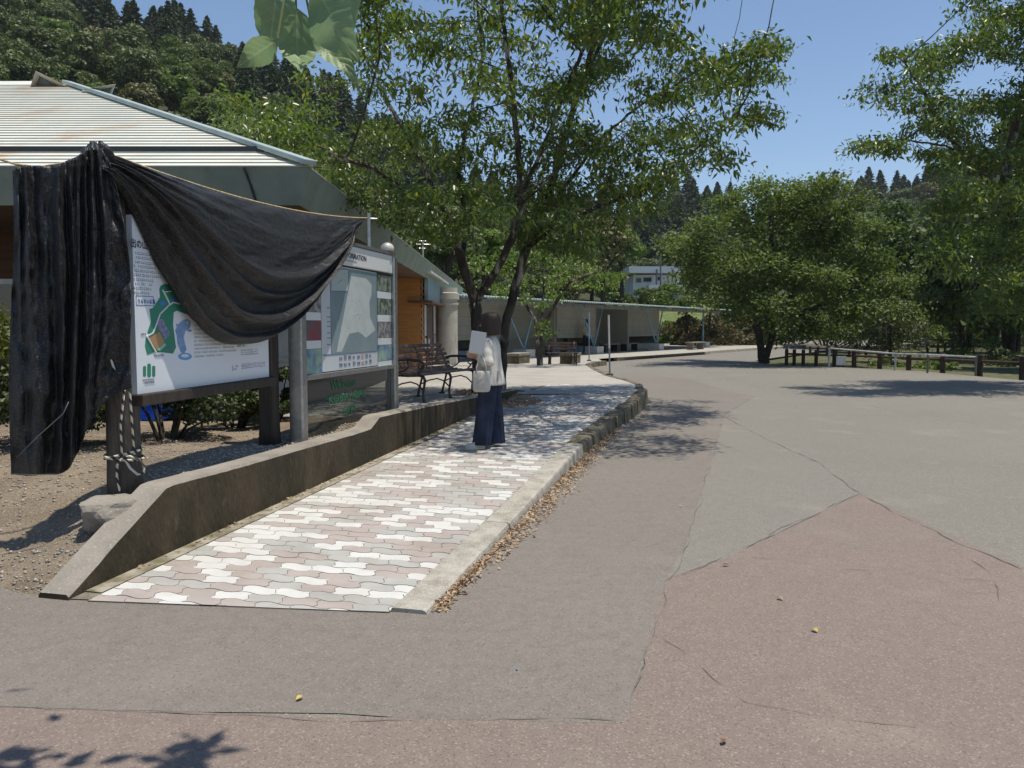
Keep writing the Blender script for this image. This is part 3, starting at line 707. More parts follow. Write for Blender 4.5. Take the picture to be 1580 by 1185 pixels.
# ------------------------------------------------------------------ hills
SKY = [(-400, -120), (0, -80), (215, 12), (310, 20), (345, 48), (390, 72), (470, 105), (560, 160), (650, 220), (750, 270), (850, 300), (1000, 300), (1060, 280), (1110, 290), (1150, 318), (1210, 300), (1260, 280), (1400, 272), (1450, 250), (1580, 215), (2000, 180)]
RR = [(-400, 120), (400, 150), (800, 190), (1000, 200), (1150, 260), (1300, 250), (1600, 200), (2000, 160)]
R0 = [(-400, 32), (0, 38), (500, 46), (650, 60), (800, 85), (1000, 96), (1150, 110), (1400, 90), (1580, 60), (2000, 45)]
TREE_H = 9.0
def hill_h(px, Y):
    sy = interp(px, SKY); Rm = interp(px, RR); r0 = interp(px, R0)
    H = 1.5 + (505 - sy) * Rm / F_PX - TREE_H
    k = (Y - r0) / (Rm - r0)
    if k <= 0: return -.12
    bump = 2.5 * mnoise.noise(Vector((px / 150, Y / 40, 0))) * min(1, k * 3)
    if k <= 1: return -.12 + (H + .12) * (k ** 1.12) + bump
    return H - (k - 1) * 8 + bump
mb = MB(); cols = [-420 + 20 * i for i in range(122)]; ks = 46
vs = []
for px in cols:
    r0 = interp(px, R0) - 3; Rm = interp(px, RR) * 1.25
    for k in range(ks + 1):
        Y = r0 + (Rm - r0) * k / ks; vs.append(((px - CX) / F_PX * Y, Y, hill_h(px, Y)))
n = ks + 1
mb.add(vs, [(i * n + k, i * n + k + 1, (i + 1) * n + k + 1, (i + 1) * n + k) for i in range(len(cols) - 1) for k in range(ks)])
m_hill = M('forest_floor', (.035, .045, .02), (.06, .06, .03), .2, .4, .6, 1, bump=.5, bscale=.6, bdist=.5)
tag(mb.build('hills', m_hill, smooth=True, recalc=False), kind='structure')

L_hedge0 = leaf_mat('thicket_leaf', (.035, .06, .016), (.10, .15, .03), .28, .6, (1.4, 1.6, .6))
# tree prototypes for the woods
def crown_cards(g, blobs, n, size, outward=.7):
    P = []; Nn = []
    vol = np.array([b[3] ** 2 for b in blobs]); vol = vol / vol.sum()
    for b, v in zip(blobs, vol):
        k = int(n * v); q = g.standard_normal((k, 3)); q /= np.linalg.norm(q, axis=1)[:, None]
        q[:, 2] = np.where(q[:, 2] < -.35, -q[:, 2], q[:, 2]); rr = b[3] * (.78 + .3 * g.random(k))[:, None]
        P.append(np.array(b[:3]) + q * rr * np.array([1, 1, .8])); Nn.append(q)
    P = np.concatenate(P); Nn = np.concatenate(Nn) * outward + g.standard_normal((len(P), 3)) * .45
    Nn /= np.linalg.norm(Nn, axis=1)[:, None]
    a = np.cross(Nn, g.standard_normal((len(P), 3))); a /= np.linalg.norm(a, axis=1)[:, None]; b = np.cross(Nn, a)
    s = (size * (.6 + .8 * g.random(len(P))))[:, None]
    V = np.stack([P - a * s, P + b * s * .6, P + a * s, P - b * s * .6], 1).reshape(-1, 3)
    return V, np.arange(len(V)).reshape(-1, 4), np.repeat(g.random(len(P)) * .55 + .45 * g.random(), 1)
def proto_broad(seed, mat, h=9, r=3.4, n=5200, size=.2):
    g = np.random.default_rng(seed); root = thing('broadleaf_tree', 'x', 'tree')
    mb = MB(); mb.tube([(0, 0, -1.5), (.1, 0, h * .3), (-.1, .1, h * .6)], [.28, .2, .1], 7)
    for k in range(5):
        a = k * 1.3; mb.tube([(0, 0, h * (.3 + .06 * k)), (math.cos(a) * r * .35, math.sin(a) * r * .35, h * (.5 + .05 * k)), (math.cos(a) * r * .7, math.sin(a) * r * .7, h * (.58 + .06 * k))], [.13, .08, .03], 5)
    mb.build('trunk', m_bark2, root)
    bl = []
    for k in range(26):
        a = g.random() * 6.28; e = g.random() ** .7; rad = r * .72 * math.sqrt(1 - e * e * .8) * (.55 + .5 * g.random())
        bl.append((math.cos(a) * rad, math.sin(a) * rad, h * .42 + e * h * .48, r * (.22 + .2 * g.random())))
    bl.append((0, 0, h * .6, r * .6))
    V, F_, rd = crown_cards(g, bl, n, size); npmesh('crown', V, F_, mat, root, rnd=rd); return root
def proto_conifer(seed, mat, h=12, r=2.6, n=7000, size=.29):
    g = np.random.default_rng(seed); root = thing('conifer_tree', 'x', 'tree')
    MB().tube([(0, 0, -1.5), (0, 0, h * .5), (0, 0, h * .97)], [.24, .15, .03], 7).build('trunk', m_bark2, root)
    P = []; K = int(h * 5)
    nb = 90; out = []; 
    for b in range(nb):
        zf = (b + g.random()) / nb; z = h * (.16 + .82 * zf); L = r * (1 - zf ** 1.7) ** .9 * (.8 + .3 * g.random()) * min(1, .55 + zf * 1.8) + .10; az = b * 2.4 + g.random()
        k = int(n / nb * (.35 + 1.2 * (1 - zf))); t = g.random(k) ** .6
        p = np.stack([np.cos(az) * t * L, np.sin(az) * t * L, z - .28 * t * L + .12 * L * t * t], 1); wdt = .42 * L * (1.15 - t) + .12
        p += g.standard_normal((k, 3)) * np.stack([wdt, wdt, wdt * .35], 1) * .6; out.append(p)
    P = np.concatenate(out); m = len(P); Nn = g.standard_normal((m, 3)) * .5 + np.array([0, 0, .5]) + P * np.array([.25, .25, 0]); Nn /= np.linalg.norm(Nn, axis=1)[:, None]
    a = P * np.array([1, 1, 0]) + g.standard_normal((m, 3)) * .5 + np.array([0, 0, -.4]); a -= Nn * (a * Nn).sum(1)[:, None]; a /= np.linalg.norm(a, axis=1)[:, None]; b = np.cross(Nn, a)
    s = (size * (.6 + .9 * g.random(m)))[:, None]
    V = np.stack([P - a * s, P + b * s * .45, P + a * s * 1.1, P - b * s * .45], 1).reshape(-1, 3)
    npmesh('crown', V, np.arange(len(V)).reshape(-1, 4), mat, root, rnd=g.random(m)); return root
protos_b = [proto_broad(21, L_forest), proto_broad(22, L_forest, 10, 3.8), proto_broad(23, L_forest2, 8, 3.3), proto_broad(24, L_dark, 9, 3.6), proto_broad(25, L_bright, 7, 3.0)]
protos_c = [proto_conifer(31, L_conifer), proto_conifer(32, L_conifer, 14, 3.0), proto_conifer(33, L_conifer, 10.5, 2.4)]
def proto_low(seed, mat, h=8, r=3.4, n=7500, size=.17):
    g = np.random.default_rng(seed); root = thing('broadleaf_tree', 'x', 'tree'); mb = MB()
    for k in range(4):
        a = k * 1.6 + .5; mb.tube([(math.cos(a) * .2, math.sin(a) * .2, -.5), (math.cos(a) * .5, math.sin(a) * .5, h * .25), (math.cos(a) * r * .4, math.sin(a) * r * .4, h * .6)], [.13, .09, .04], 6)
    mb.build('trunk', m_bark2, root); bl = []
    for k in range(40):
        a = g.random() * 6.28; e = g.random(); rad = r * .8 * math.sqrt(max(.1, 1 - abs(e - .35) ** 1.8 * 2)) * (.5 + .5 * g.random()); bl.append((math.cos(a) * rad, math.sin(a) * rad, h * (.10 + e * .82), r * (.16 + .2 * g.random())))
    V, F_, rd = crown_cards(g, bl, n, size, .55); npmesh('crown', V, F_, mat, root, rnd=rd); return root
protos_b += [proto_low(41, L_dark), proto_low(42, L_hedge0), proto_low(43, L_dark, 9.5, 3.2)]
proto_gold = proto_broad(26, L_gold, 7, 2.0, 2500, .22)
used = set()
def put(proto, loc, sc, rz, label, group, name=None):
    o = proto if proto.name not in used else copy_tree(proto)
    used.add(proto.name); o.location = loc; o.scale = sc if hasattr(sc, '__len__') else (sc, sc, sc); o.rotation_euler = (rng.uniform(-.05, .05), rng.uniform(-.05, .05), rz)
    tag(o, label, 'tree', group); return o
placed = []; gf = random.Random(5)
LB = 'rounded broadleaf tree in the wood covering the steep hillside behind the buildings'
LC = 'dark pointed conifer standing in the plantation along the wooded ridge'
LB2 = 'rounded broadleaf tree in the far wood beyond the road bend'
LC2 = 'dark pointed conifer on the distant ridge beyond the road bend'
nb_ = nc_ = 0
def zone_conifer(px, sk, k):
    if px < 380: return k > .80 + .12 * math.sin(px / 50) or (120 < px < 200 and .2 < k < .35)
    if px < 700: return k > .45
    if 990 < px < 1130: return k > .45
    return k > .74
tries = 0
while tries < 60000 and len(placed) < 640:
    tries += 1
    px = gf.uniform(-60, 1660); k = gf.random() ** .8 if px < 700 else gf.random() ** .75
    r0 = interp(px, R0); Rm = interp(px, RR); Y = r0 + 1 + (Rm - r0) * 1.06 * k
    x = (px - CX) / F_PX * Y; z = hill_h(px, Y)
    con = zone_conifer(px, 0, k) and gf.random() < .92 and not (sum(c for _, _, c in placed) > 285)
    far = px > 760
    dmin = (3.0 if con else 4.3) * (1.0 if Y < 110 else 1.15) * (1.12 if far else 1)
    if px < 480 and Y < 55 and px > 0 : pass
    if not con and sum(1 for _, _, c in placed if not c) > 270: continue
    if any((x - a) ** 2 + (Y - b) ** 2 < dmin ** 2 for a, b, _ in placed[-400:]): continue
    if 955 < px < 1080 and Y < 125: continue          # clearing with the white house
    top = z + (11 if con else 9); pyt = 505 - (top - 1.5) * F_PX / Y
    if pyt > interp(px, [(0, 125), (103, 125), (470, 245), (717, 440), (720, 470), (1700, 500)]): continue
    placed.append((x, Y, con))
    if con:
        p = protos_c[gf.randrange(3)]; put(p, (x, Y, z - .4), gf.uniform(.7, .95), gf.random() * 6.28, LC2 if far else LC, 'conifers on the far ridge' if far else 'conifers on the near ridge')
    else:
        p = protos_b[gf.choice([0, 0, 1, 1, 2, 3, 3, 4] if not far else [0, 0, 1, 3, 4, 2])]; s = gf.uniform(.75, 1.12)
        put(p, (x, Y, z - .8), (s, s, s * gf.uniform(.8, 1.1)), gf.random() * 6.28, LB2 if far else LB, 'broadleaf trees in the far wood' if far else 'broadleaf trees on the near hillside')
print('forest', len(placed), tries)
put(proto_gold, (*W(205, 150, 62).xy, hill_h(205, 62) + 2.5), 1.0, 1, 'tall yellowish bamboo-like clump among the dark trees above the roof', None, None)
# woods beyond both sides of the view: one mass
gs = np.random.default_rng(3); VV = []; RD = []
for k in range(110):
    px = gs.choice([gs.uniform(-420, -75), gs.uniform(1675, 1990)]); r0 = interp(px, R0); Rm = interp(px, RR); Y = r0 + (Rm - r0) * (.05 + .95 * gs.random()); c = np.array([(px - CX) / F_PX * Y, Y, hill_h(px, Y) + 3.5])
    bl = [tuple(c + gs.standard_normal(3) * np.array([2, 2, 1.4])) + (2.0 + gs.random(),) for _ in range(9)]
    V_, _, rd_ = crown_cards(gs, bl, 900, .5); VV.append(V_); RD.append(rd_)
VV = np.concatenate(VV); fo_s = npmesh('forest', VV, np.arange(len(VV)).reshape(-1, 4), L_forest, None, rnd=np.concatenate(RD)); tag(fo_s, 'mass of wooded hillside continuing beyond both sides of the view', 'forest', kind='stuff')
# brighter, nearer trees behind the shelter and round the bend
for px, yb, Y, s, pr, lab in [
    (745, 470, 52, .75, 4, 'light green tree behind the fork of the big cherry tree'),
    (800, 470, 56, .8, 4, 'light green tree above the left end of the shelter roof'),
    (870, 468, 60, .85, 0, 'green tree behind the grey annexe roof'),
    (930, 470, 64, .85, 2, 'yellow-green tree just left of the white house'),
    (960, 440, 78, .8, 4, 'green tree touching the left wall of the white house'),
    (690, 480, 48, .7, 0, 'green tree showing above the end of the station roof'),
    (1100, 480, 78, .7, 6, 'dark green tree just right of the white house'),
    (1140, 505, 70, .9, 6, 'light green tree behind the round road-island tree'),
    (1230, 500, 62, 1.0, 5, 'dark tree directly behind the road-island tree'),
    (1300, 505, 56, 1.0, 6, 'green tree right of the road-island tree'),
    (1370, 505, 50, .95, 6, 'light green tree behind the withered weeping shrub'),
    (1060, 505, 60, .35, 4, 'small light green bush on the slope below the white house'),
    (1095, 500, 58, .4, 0, 'small rounded bush beside the far end of the shelter'),
    (1395, 520, 62, .8, 7, 'dark tree left of the grey utility pole'),
    (1490, 522, 40, .85, 7, 'dark shady tree right of the white cabinet'),
    (1560, 530, 36, .95, 5, 'dark shady tree behind the trunk of the right cherry'),
    (1630, 540, 29, .9, 6, 'large green tree cut by the right edge of the photo'),
    (1530, 515, 50, 1.2, 7, 'tall dark tree rising behind the right cherry'),
    (1600, 520, 42, 1.25, 7, 'tall dark tree at the right edge above the far fence'), (1500, 500, 66, 1.4, 5, 'broad dark tree on the slope right of the grey pole'), (1560, 470, 78, 1.35, 3, 'high crowned tree on the slope at the right edge')]:
    p = W(px, yb, Y); put(protos_b[pr], (p.x, p.y, p.z), s, px * .37, lab, None)
# ------------------------------------------------------------------ main building (left)
def roofmat(name, c1, c2, rust):
    return M(name, c1, c2, 1.5, .4, .65, .55, spec=.4, col4=rust, scale4=.9, lo4=.54, hi4=.74, col3=(c1[0] * .75, c1[1] * .78, c1[2] * .75), scale3=9, lo3=.58, hi3=.8, stretch=(1, .45, 1))
m_roof = roofmat('pale_green_sheet_roof', (.66, .67, .60), (.57, .59, .53), (.52, .36, .22))
m_fascia = M('green_fascia', (.22, .27, .225), (.18, .22, .185), 2, rough=.6, col3=(.14, .15, .12), scale3=5, lo3=.62, hi3=.8)
m_lip = M('roof_lap_edge', (.30, .33, .30), (.34, .26, .18), 4, rough=.8)
m_brown = M('dark_brown_boards', (.10, .052, .026), (.07, .035, .02), 3, rough=.7, stretch=(.6, .6, 8))
m_orange = M('orange_stained_boards', (.54, .25, .08), (.43, .19, .055), 3, .4, .65, .55, bump=.3, bscale=20, stretch=(.8, .8, 9), col3=(.3, .11, .03), scale3=12, lo3=.62, hi3=.78)
m_soffit = M('soffit_boards', (.12, .07, .04), (.09, .05, .03), 3, rough=.8)
m_white = M('white_paint', (.62, .62, .60), (.52, .52, .5), 5, rough=.5)
m_cream = M('cream_column', (.52, .49, .42), (.44, .41, .35), 3, rough=.8, bump=.2, bscale=40)
m_glass = M('dark_glass', (.03, .035, .035), rough=.08, spec=.8)
_c = G(477, 258, 3.3); EZ, EX, EY = 3.3, _c.x, _c.y
_t = W(103, 131, 14.5); _dr = _t - CAM      # hip apex: on this ray, at 45 degrees in plan from the eave corner
_k = (-(EX) - (-EY) * 0 - 0) ; _a = _dr.x / _dr.y; _d = (EX - _a * EY) / (1 + _a); DTOP = _d; _Y = EY + _d; SL = (CAM.z + _dr.z / _dr.y * _Y - EZ - .03) / _d
bld = thing('station_building', 'low timber building with a pale green hipped metal roof and deep fascia, left', 'building', (EX, EY, 0))
LOC = Matrix.Translation((EX, EY, 0))
XL, YB = -24.0, G(717, 446, 3.3).y
mb = MB(); dmax = DTOP; step = .165; d = 0.0; i = 0
def zr(d): return EZ + SL * d + (.03 if d > .72 else 0)
while d < dmax - .01:
    if abs(d - .66) < .09: d2 = .66 + .0001
    d2 = min(d + step, dmax)
    lift = .018
    # front slope strip (lapped sheet): tilts so its lower edge stands proud
    a = (XL, EY + d, zr(d) + lift); b = (EX - d, EY + d, zr(d) + lift); c = (EX - d2, EY + d2, zr(d2 - .001) + .004 if (d - .72) * (d2 - .72) > 0 else zr(d) + SL * (d2 - d)); e = (XL, EY + d2, c[2])
    mb.quad(a, b, c, e, 0); mb.quad((a[0], a[1], a[2] - lift), (b[0], b[1], b[2] - lift), b, a, 1)
    # side slope strip
    a2 = (EX - d, EY + d, zr(d) + lift); b2 = (EX - d, YB, zr(d) + lift); c2 = (EX - d2, YB, c[2]); e2 = (EX - d2, EY + d2, c[2])
    mb.quad(a2, b2, c2, e2, 0); mb.quad((a2[0], a2[1], a2[2] - lift), (b2[0], b2[1], b2[2] - lift), b2, a2, 1)
    d = d2
zt = zr(dmax)
roof = mb.build('roof', [m_roof, m_lip], bld, local=LOC, recalc=False)
# raised step; the shade in its gap is a box painted dark
g1 = MB(); g1.box(((XL + EX - .72) / 2, EY + .70, zr(.7) + .03), (abs(XL - EX + .72), .05, .085)); g1.build('roof_step', M('gap_shade', (.03, .04, .045), rough=.7), bld, local=LOC)
# hip capping
h = MB(); h.beam((EX + .02, EY - .02, EZ + .05), (EX - dmax, EY + dmax, zt + .05), .17, .06); h.build('hip_cap', M('hip_cap_metal', (.36, .43, .42), (.3, .36, .35), 3, rough=.5), bld, local=LOC, bevel=.01)
# upper flat roof and ridge ends
up = MB(); up.prism([(XL, EY + dmax), (EX - dmax, EY + dmax), (EX - dmax - 1.2, EY + dmax + 1.2), (XL, EY + dmax + 1.2)], zt - .1, lambda x, y: zt + .01 + .35 * (y - EY - dmax)); up.build('ridge_roof', m_roof, bld, local=LOC)
def ridge_end(pts, Y, th, dirv):
    mb = MB(); a = [W(px, py, Y) for px, py in pts]; dv = Vector(dirv)
    cen = sum(a, Vector()) / 3; inn = [p.lerp(cen, .22) for p in a]
    b = [p + dv for p in a]
    mb.add([*a, *b, *[p + dv * .12 for p in inn]], [(0, 1, 4, 3), (1, 2, 5, 4), (2, 0, 3, 5), (3, 4, 5), (0, 1, 7, 6), (1, 2, 8, 7), (2, 0, 6, 8)], 0)
    mb.add([p + dv * .10 for p in inn], [(0, 1, 2)], 1)
    return mb
mv = [m_roof, M('weathered_vent', (.16, .17, .15), (.08, .09, .08), 3)]
r1 = ridge_end([(44, 141), (55, 109), (108, 135)], EY + DTOP - .35, .3, (-.5, 1.4, -.1)).build('roof_vent', mv, bld, local=LOC)
r2 = ridge_end([(128, 138), (179, 129), (171, 150)], EY + DTOP - 1.0, .3, (-.9, 1.2, -.1)).build('roof_vent', mv, bld, local=LOC)
rs = MB(); rs.beam(W(30, 136, 15.5), W(66, 154, 14.9), .06, .04); rs.build('ridge_flashing', m_roof, bld, local=LOC)
# fascia: leaning inwards towards the bottom
f = MB(); dz = .40; inn_ = .16
A = [(XL, EY, EZ + .02), (EX, EY, EZ + .02), (EX, YB, EZ + .02)]; Bq = [(XL, EY + inn_, EZ - dz), (EX - inn_, EY + inn_, EZ - dz), (EX - inn_, YB, EZ - dz)]
f.quad(Bq[0], Bq[1], A[1], A[0]); f.quad(Bq[1], Bq[2], A[2], A[1])
f.build('fascia', m_fascia, bld, local=LOC)
for X in (-3.0,): 
    j = MB(); j.beam((X - .02, EY - .012, EZ), (X + .03, EY + inn_ * .55 - .012, EZ - .2), .02, .015); j.beam((X + .03, EY + inn_ * .55 - .012, EZ - .2), (X + .07, EY + inn_ - .015, EZ - .4), .025, .015); j.build('fascia_joint', m_black, bld, local=LOC)
s_ = MB(); zs = EZ - dz
s_.quad((XL, EY + inn_, zs), (EX - inn_, EY + inn_, zs), (EX - inn_, YB, zs), (XL, YB, zs)); s_.build('soffit', m_soffit, bld, local=LOC)
# walls: horizontal boards
def boards(x0, y0, x1, y1, z0, z1, pitch, m, name, parent, loc, out):
    mb = MB(); n = max(1, int((z1 - z0) / pitch)); o = Vector(out)
    for i in range(n):
        za, zb = z0 + (z1 - z0) * i / n, z0 + (z1 - z0) * (i + 1) / n
        a, b = Vector((x0, y0, za)), Vector((x1, y1, za)); c, e = Vector((x1, y1, zb)), Vector((x0, y0, zb))
        mb.quad(a + o * .045, b + o * .045, c + o * .004, e + o * .004); mb.quad(a, b, b + o * .045, a + o * .045)
    return mb.build(name, m, parent, local=loc)
WX = -4.3; WY = EY + 2.6
boards(XL, WY, WX, WY, .2, zs, .18, m_brown, 'wall', bld, LOC, (0, -1, 0))
boards(WX, WY, WX, YB, .2, zs, .18, m_brown, 'wall', bld, LOC, (1, 0, 0))
w = MB(); w.box((WX - 3.4, WY - .06, 1.7), (2.2, .08, 1.0)); fr = w.build('window', m_white, bld, local=LOC)
w = MB(); w.box((WX - 3.4, WY - .11, 1.7), (2.0, .04, .84)); w.build('pane', m_glass, fr, local=Matrix.Translation((0, 0, 0)) @ LOC)
# little porch box with orange boards
PX0, PX1, PY0, PY1, PZ = -3.6, -2.62, 23.0, 28.5, 2.95
LP = LOC
po = boards(PX0, PY0, PX1, PY0, .25, PZ, .17, m_orange, 'porch_wall', bld, LOC, (0, -1, 0))
boards(PX1, PY0, PX1, PY0 + .9, .25, PZ, .17, m_orange, 'porch_wall', bld, LOC, (1, 0, 0))
mb = MB(); mb.box((PX1 - .06, PY0 + .9 + 2.2, 1.4), (.06, 4.4, 2.3)); mb.build('porch_wall', m_brown, bld, local=LOC)
mb = MB(); mb.box((PX1 + .02, PY0 + 2.0, 1.25), (.06, 1.6, 2.0)); dr = mb.build('door', M('dark_door', (.045, .028, .02), rough=.3), bld, local=LOC)
for yy, zz, hh, ww, mm in ((PY0 + .55, 1.7, .9, .3, m_white), (PY0 + .55, 1.0, .35, .22, m_board), (PY0 + 3.3, 1.75, .95, .36, m_white), (PY0 + 3.3, .95, .6, .4, M('blue_poster', (.16, .30, .40), (.5, .5, .4), 9, rough=.5)), (PY0 + 1.7, .75, .35, .3, M('red_box', (.35, .04, .03), rough=.5)), (PY0 + 1.5, 1.0, .3, .2, m_white), (PY0 + 3.0, .5, .3, .3, m_orange)):
    mb = MB(); mb.box((PX1 + .07, yy, zz), (.03, ww, hh)); mb.build('notice_board' if hh > .5 else 'poster', mm, bld, local=LOC)
mb = MB(); mb.box((PX1 + .13, PY0 + 2.6, PZ - .34), (.12, 4.6, .66)); sg = mb.build('sign_panel', M('faded_blue_sign', (.20, .33, .38), (.30, .42, .45), 3, .4, .6, .4, col3=(.42, .36, .22), scale3=2.5, lo3=.62, hi3=.75), bld, local=LOC, bevel=.01)
mb = MB(); mb.box((PX1 + .0, PY0 + 2.3, PZ - .72), (.7, 4.9, .06)); mb.build('door_canopy', m_soffit, bld, local=LOC)
mb = MB(); mb.add([(PX0 - .3, PY0 - .5, PZ + .30), (PX1 + .35, PY0 - .5, PZ + .08), (PX1 + .35, PY1 + .3, PZ + .08), (PX0 - .3, PY1 + .3, PZ + .30), (PX0 - .3, PY0 - .5, PZ + .36), (PX1 + .35, PY0 - .5, PZ + .14), (PX1 + .35, PY1 + .3, PZ + .14), (PX0 - .3, PY1 + .3, PZ + .36)], [(0, 1, 2, 3), (7, 6, 5, 4), (0, 4, 5, 1), (1, 5, 6, 2), (2, 6, 7, 3), (3, 7, 4, 0)])
mb.build('porch_roof', m_white, bld, local=LOC)
# round column
def disc(r, z, n=28): return [(r * math.cos(2 * math.pi * k / n), r * math.sin(2 * math.pi * k / n), z) for k in range(n)]
cx, cy = W(690, 500, 27.5).xy
mb = MB(); prof = [(.36, .2), (.36, 2.25), (.40, 2.27), (.40, 2.33), (.36, 2.35), (.36, 2.42), (.42, 2.46), (.42, 2.66), (.36, 2.68), (.36, 2.85)]
mb.loft([[(x + cx, y + cy, z) for x, y, _ in disc(r, z)] for r, z in prof]); c_ = mb.build('column', m_cream, bld, local=LOC, smooth=True)
md = c_.modifiers.new('e', 'EDGE_SPLIT'); md.split_angle = R(35)
# antenna on the far eave
ap = W(653, 385, 30); an = MB(); an.tube([(ap.x, ap.y, ap.z - .5), (ap.x, ap.y, ap.z + .5)], .025, 6)
for k, wd in ((.2, .5), (.32, .42), (.05, .3)): an.tube([(ap.x - wd / 2, ap.y, ap.z + k), (ap.x + wd / 2, ap.y + .1, ap.z + k)], .014, 5)
an.tube([(ap.x, ap.y - .3, ap.z + .3), (ap.x, ap.y + .3, ap.z + .3)], .014, 5); an.build('antenna', m_steel, bld, local=LOC)

# ------------------------------------------------------------------ long shelter
e0, e1 = Vector((4.0, 40.5)), Vector((12.6, 53.5)); ed = (e1 - e0).normalized(); en = Vector((-ed.y, ed.x))   # en points to the back (left)
m_can = M('corrugated_green_roof', (.34, .43, .40), (.28, .36, .34), 2, rough=.5)
m_block = M('pale_block_wall', (.52, .515, .485), (.46, .455, .425), 1.2, rough=.9)
m_blue = M('light_blue_steel', (.16, .33, .48), (.30, .40, .46), 2, .45, .6, .5)
m_fac2 = M('shelter_fascia', (.26, .255, .23), (.2, .2, .18), 3, rough=.8)
sh = thing('shelter', 'long open shelter with a corrugated roof and pale block back wall behind the plaza', 'shelter', (e0.x, e0.y, .16)); LS = Matrix.Translation((e0.x, e0.y, .16))
def E(l, n_, z): p = e0 + ed * l + en * n_; return Vector((p.x, p.y, z))
L0, L1 = -16.0, 18.2
mb = MB(); n = int((L1 - L0) / .19)
top = []; 
for i in range(n * 2 + 1):
    l = L0 + (L1 - L0) * i / (n * 2); z = 2.68 + (.05 if (i % 2) else 0); top.append((l, z))
ro = []
for (l, z) in top: ro.append([E(l, -1.3, z - .02), E(l, 6.2, z + .45), E(l, 6.2, z + .41), E(l, -1.3, z - .06)])
mb.loft(ro, closed=True); mb.build('roof', m_can, sh, local=LS, recalc=True)
mb = MB(); mb.beam(E(L0, -1.1, 2.50), E(L1, -1.1, 2.50), .06, .18); mb.beam(E(L0, 5.9, 2.75), E(L1, 5.9, 2.75), .08, .25)
for l in np.arange(L0 + .3, L1, 2.15): mb.beam(E(l, -1.2, 2.52), E(l, 6.0, 2.85), .08, .14)
mb.build('roof_frame', m_fac2, sh, local=LS)
def seg(l0, l1, n_, z0, z1, th, m, name):
    mb = MB(); a, b = E(l0, n_, (z0 + z1) / 2), E(l1, n_, (z0 + z1) / 2); mb.beam(a, b, th, z1 - z0); return mb.build(name, m, sh, local=LS)
# block back wall in bays with dark openings low down
for l0, l1, dpt in ((-16, -9.5, 2.6), (-9.5, -6.2, 1.5), (-6.2, -1.0, 2.6), (-1.0, 3.2, 1.5), (3.2, 7.6, 3.4), (7.6, 12.2, 1.6)):
    w_ = seg(l0, l1, dpt, .95, 2.75, .2, m_block, 'wall'); 
    if dpt < 2: seg(l0 + .1, l1 - .1, dpt + .12, .5, .95, .16, m_glass, 'opening'); seg(l0, l1, dpt, .16, .5, .2, m_blue if l0 < 0 else m_block, 'low_wall')
    else: seg(l0, l1, dpt, .16, .949, .2, M('lower_block_wall', (.40, .395, .365), rough=.9), 'low_wall')
    mbx = MB()
    for zz in np.arange(1.15, 2.7, .4): mbx.beam(E(l0, dpt - .102, zz), E(l1, dpt - .102, zz), .006, .010)
    mbx.build('wall_joints', M('joint_line', (.28, .275, .25), rough=.9), sh, local=LS)
for l in (-9.5, -6.2, -1.0, 3.2, 7.6): 
    mb = MB(); a = E(l, 1.5, 1.45); b = E(l, 3.3, 1.45); mb.beam(a, b, .2, 2.58); mb.build('cross_wall', m_block, sh, local=LS)
for l in (-13.0, -6.6, 0.0, 7.8, 15.6):
    mb = MB(); p = E(l, -.2, .34); mb.box(p, (.72, .72, .40), rz=math.atan2(ed.y, ed.x)); pl_ = mb.build('plinth', m_white, sh, local=LS, bevel=.02)
    mb = MB(); q = E(l, -.2, .55)
    if l < 15: mb.tube([q - Vector((0, 0, .05)), E(l - 1.5, -.2, 2.5)], .042, 8); mb.tube([q, E(l + .9, -.2, 2.5)], .042, 8)
    else: mb.tube([q, E(l, -.2, 2.5)], .06, 8)
    mb.build('column', m_blue, sh, local=LS)
# annexe roof behind the shelter
an_ = thing('annexe', 'low grey-blue roofed annexe showing over the shelter roof', 'building', tuple(E(-8, 14, 0)))
LA = Matrix.Translation(E(-8, 14, 0))
mb = MB(); mb.beam(E(-15, 12, 1.5), E(4, 12, 1.5), 5, 3); mb.build('wall', m_block, an_, local=LA)
mb = MB(); R0_, R1_ = E(-16, 9, 2.9), E(5, 9, 2.9); T0, T1 = E(-16, 12, 4.0), E(3.5, 12, 4.0); Q0, Q1 = E(-16, 15, 2.9), E(5, 15, 2.9)
mb.add([R0_, R1_, T1, T0, Q0, Q1], [(0, 1, 2, 3), (3, 2, 5, 4), (1, 5, 2), (0, 3, 4), (0, 4, 5, 1)]); mb.build('roof', M('grey_blue_roof', (.20, .235, .25), (.16, .19, .2), 1, rough=.6), an_, local=LA)

# ------------------------------------------------------------------ white house on the slope
hp = W(1020, 466, 96); hx, hy = hp.x, hp.y; zb = hp.z
def bank_y(x, y):
    px = CX + x / y * F_PX; return -.12 + 4.75 * sstep(68, 93, y) * sstep(905, 965, px) * (1 - sstep(1075, 1150, px))
mb = MB(); nx, ny = 50, 40; vs = []
for i in range(nx + 1):
    for j in range(ny + 1):
        y = lerp(66, 128, j / ny); x = (lerp(895, 1160, i / nx) - CX) / F_PX * y; vs.append((x, y, bank_y(x, y) + .12 * mnoise.noise(Vector((x / 3, y / 3, 0)))))
mb.add(vs, [(i * (ny + 1) + j, (i + 1) * (ny + 1) + j, (i + 1) * (ny + 1) + j + 1, i * (ny + 1) + j + 1) for i in range(nx) for j in range(ny)])
tag(mb.build('grass_bank', M('bright_grass', (.10, .135, .04), (.15, .17, .06), .5, .4, .6, 1, bump=.6, bscale=3, bdist=.15, col3=(.05, .075, .025), scale3=1.5, lo3=.55, hi3=.65), smooth=True), kind='structure')
ho = thing('house', 'white two-storey house with a flat pale roof on the wooded slope', 'house', (hx, hy, zb)); LH = Matrix.Translation((hx, hy, zb)); 
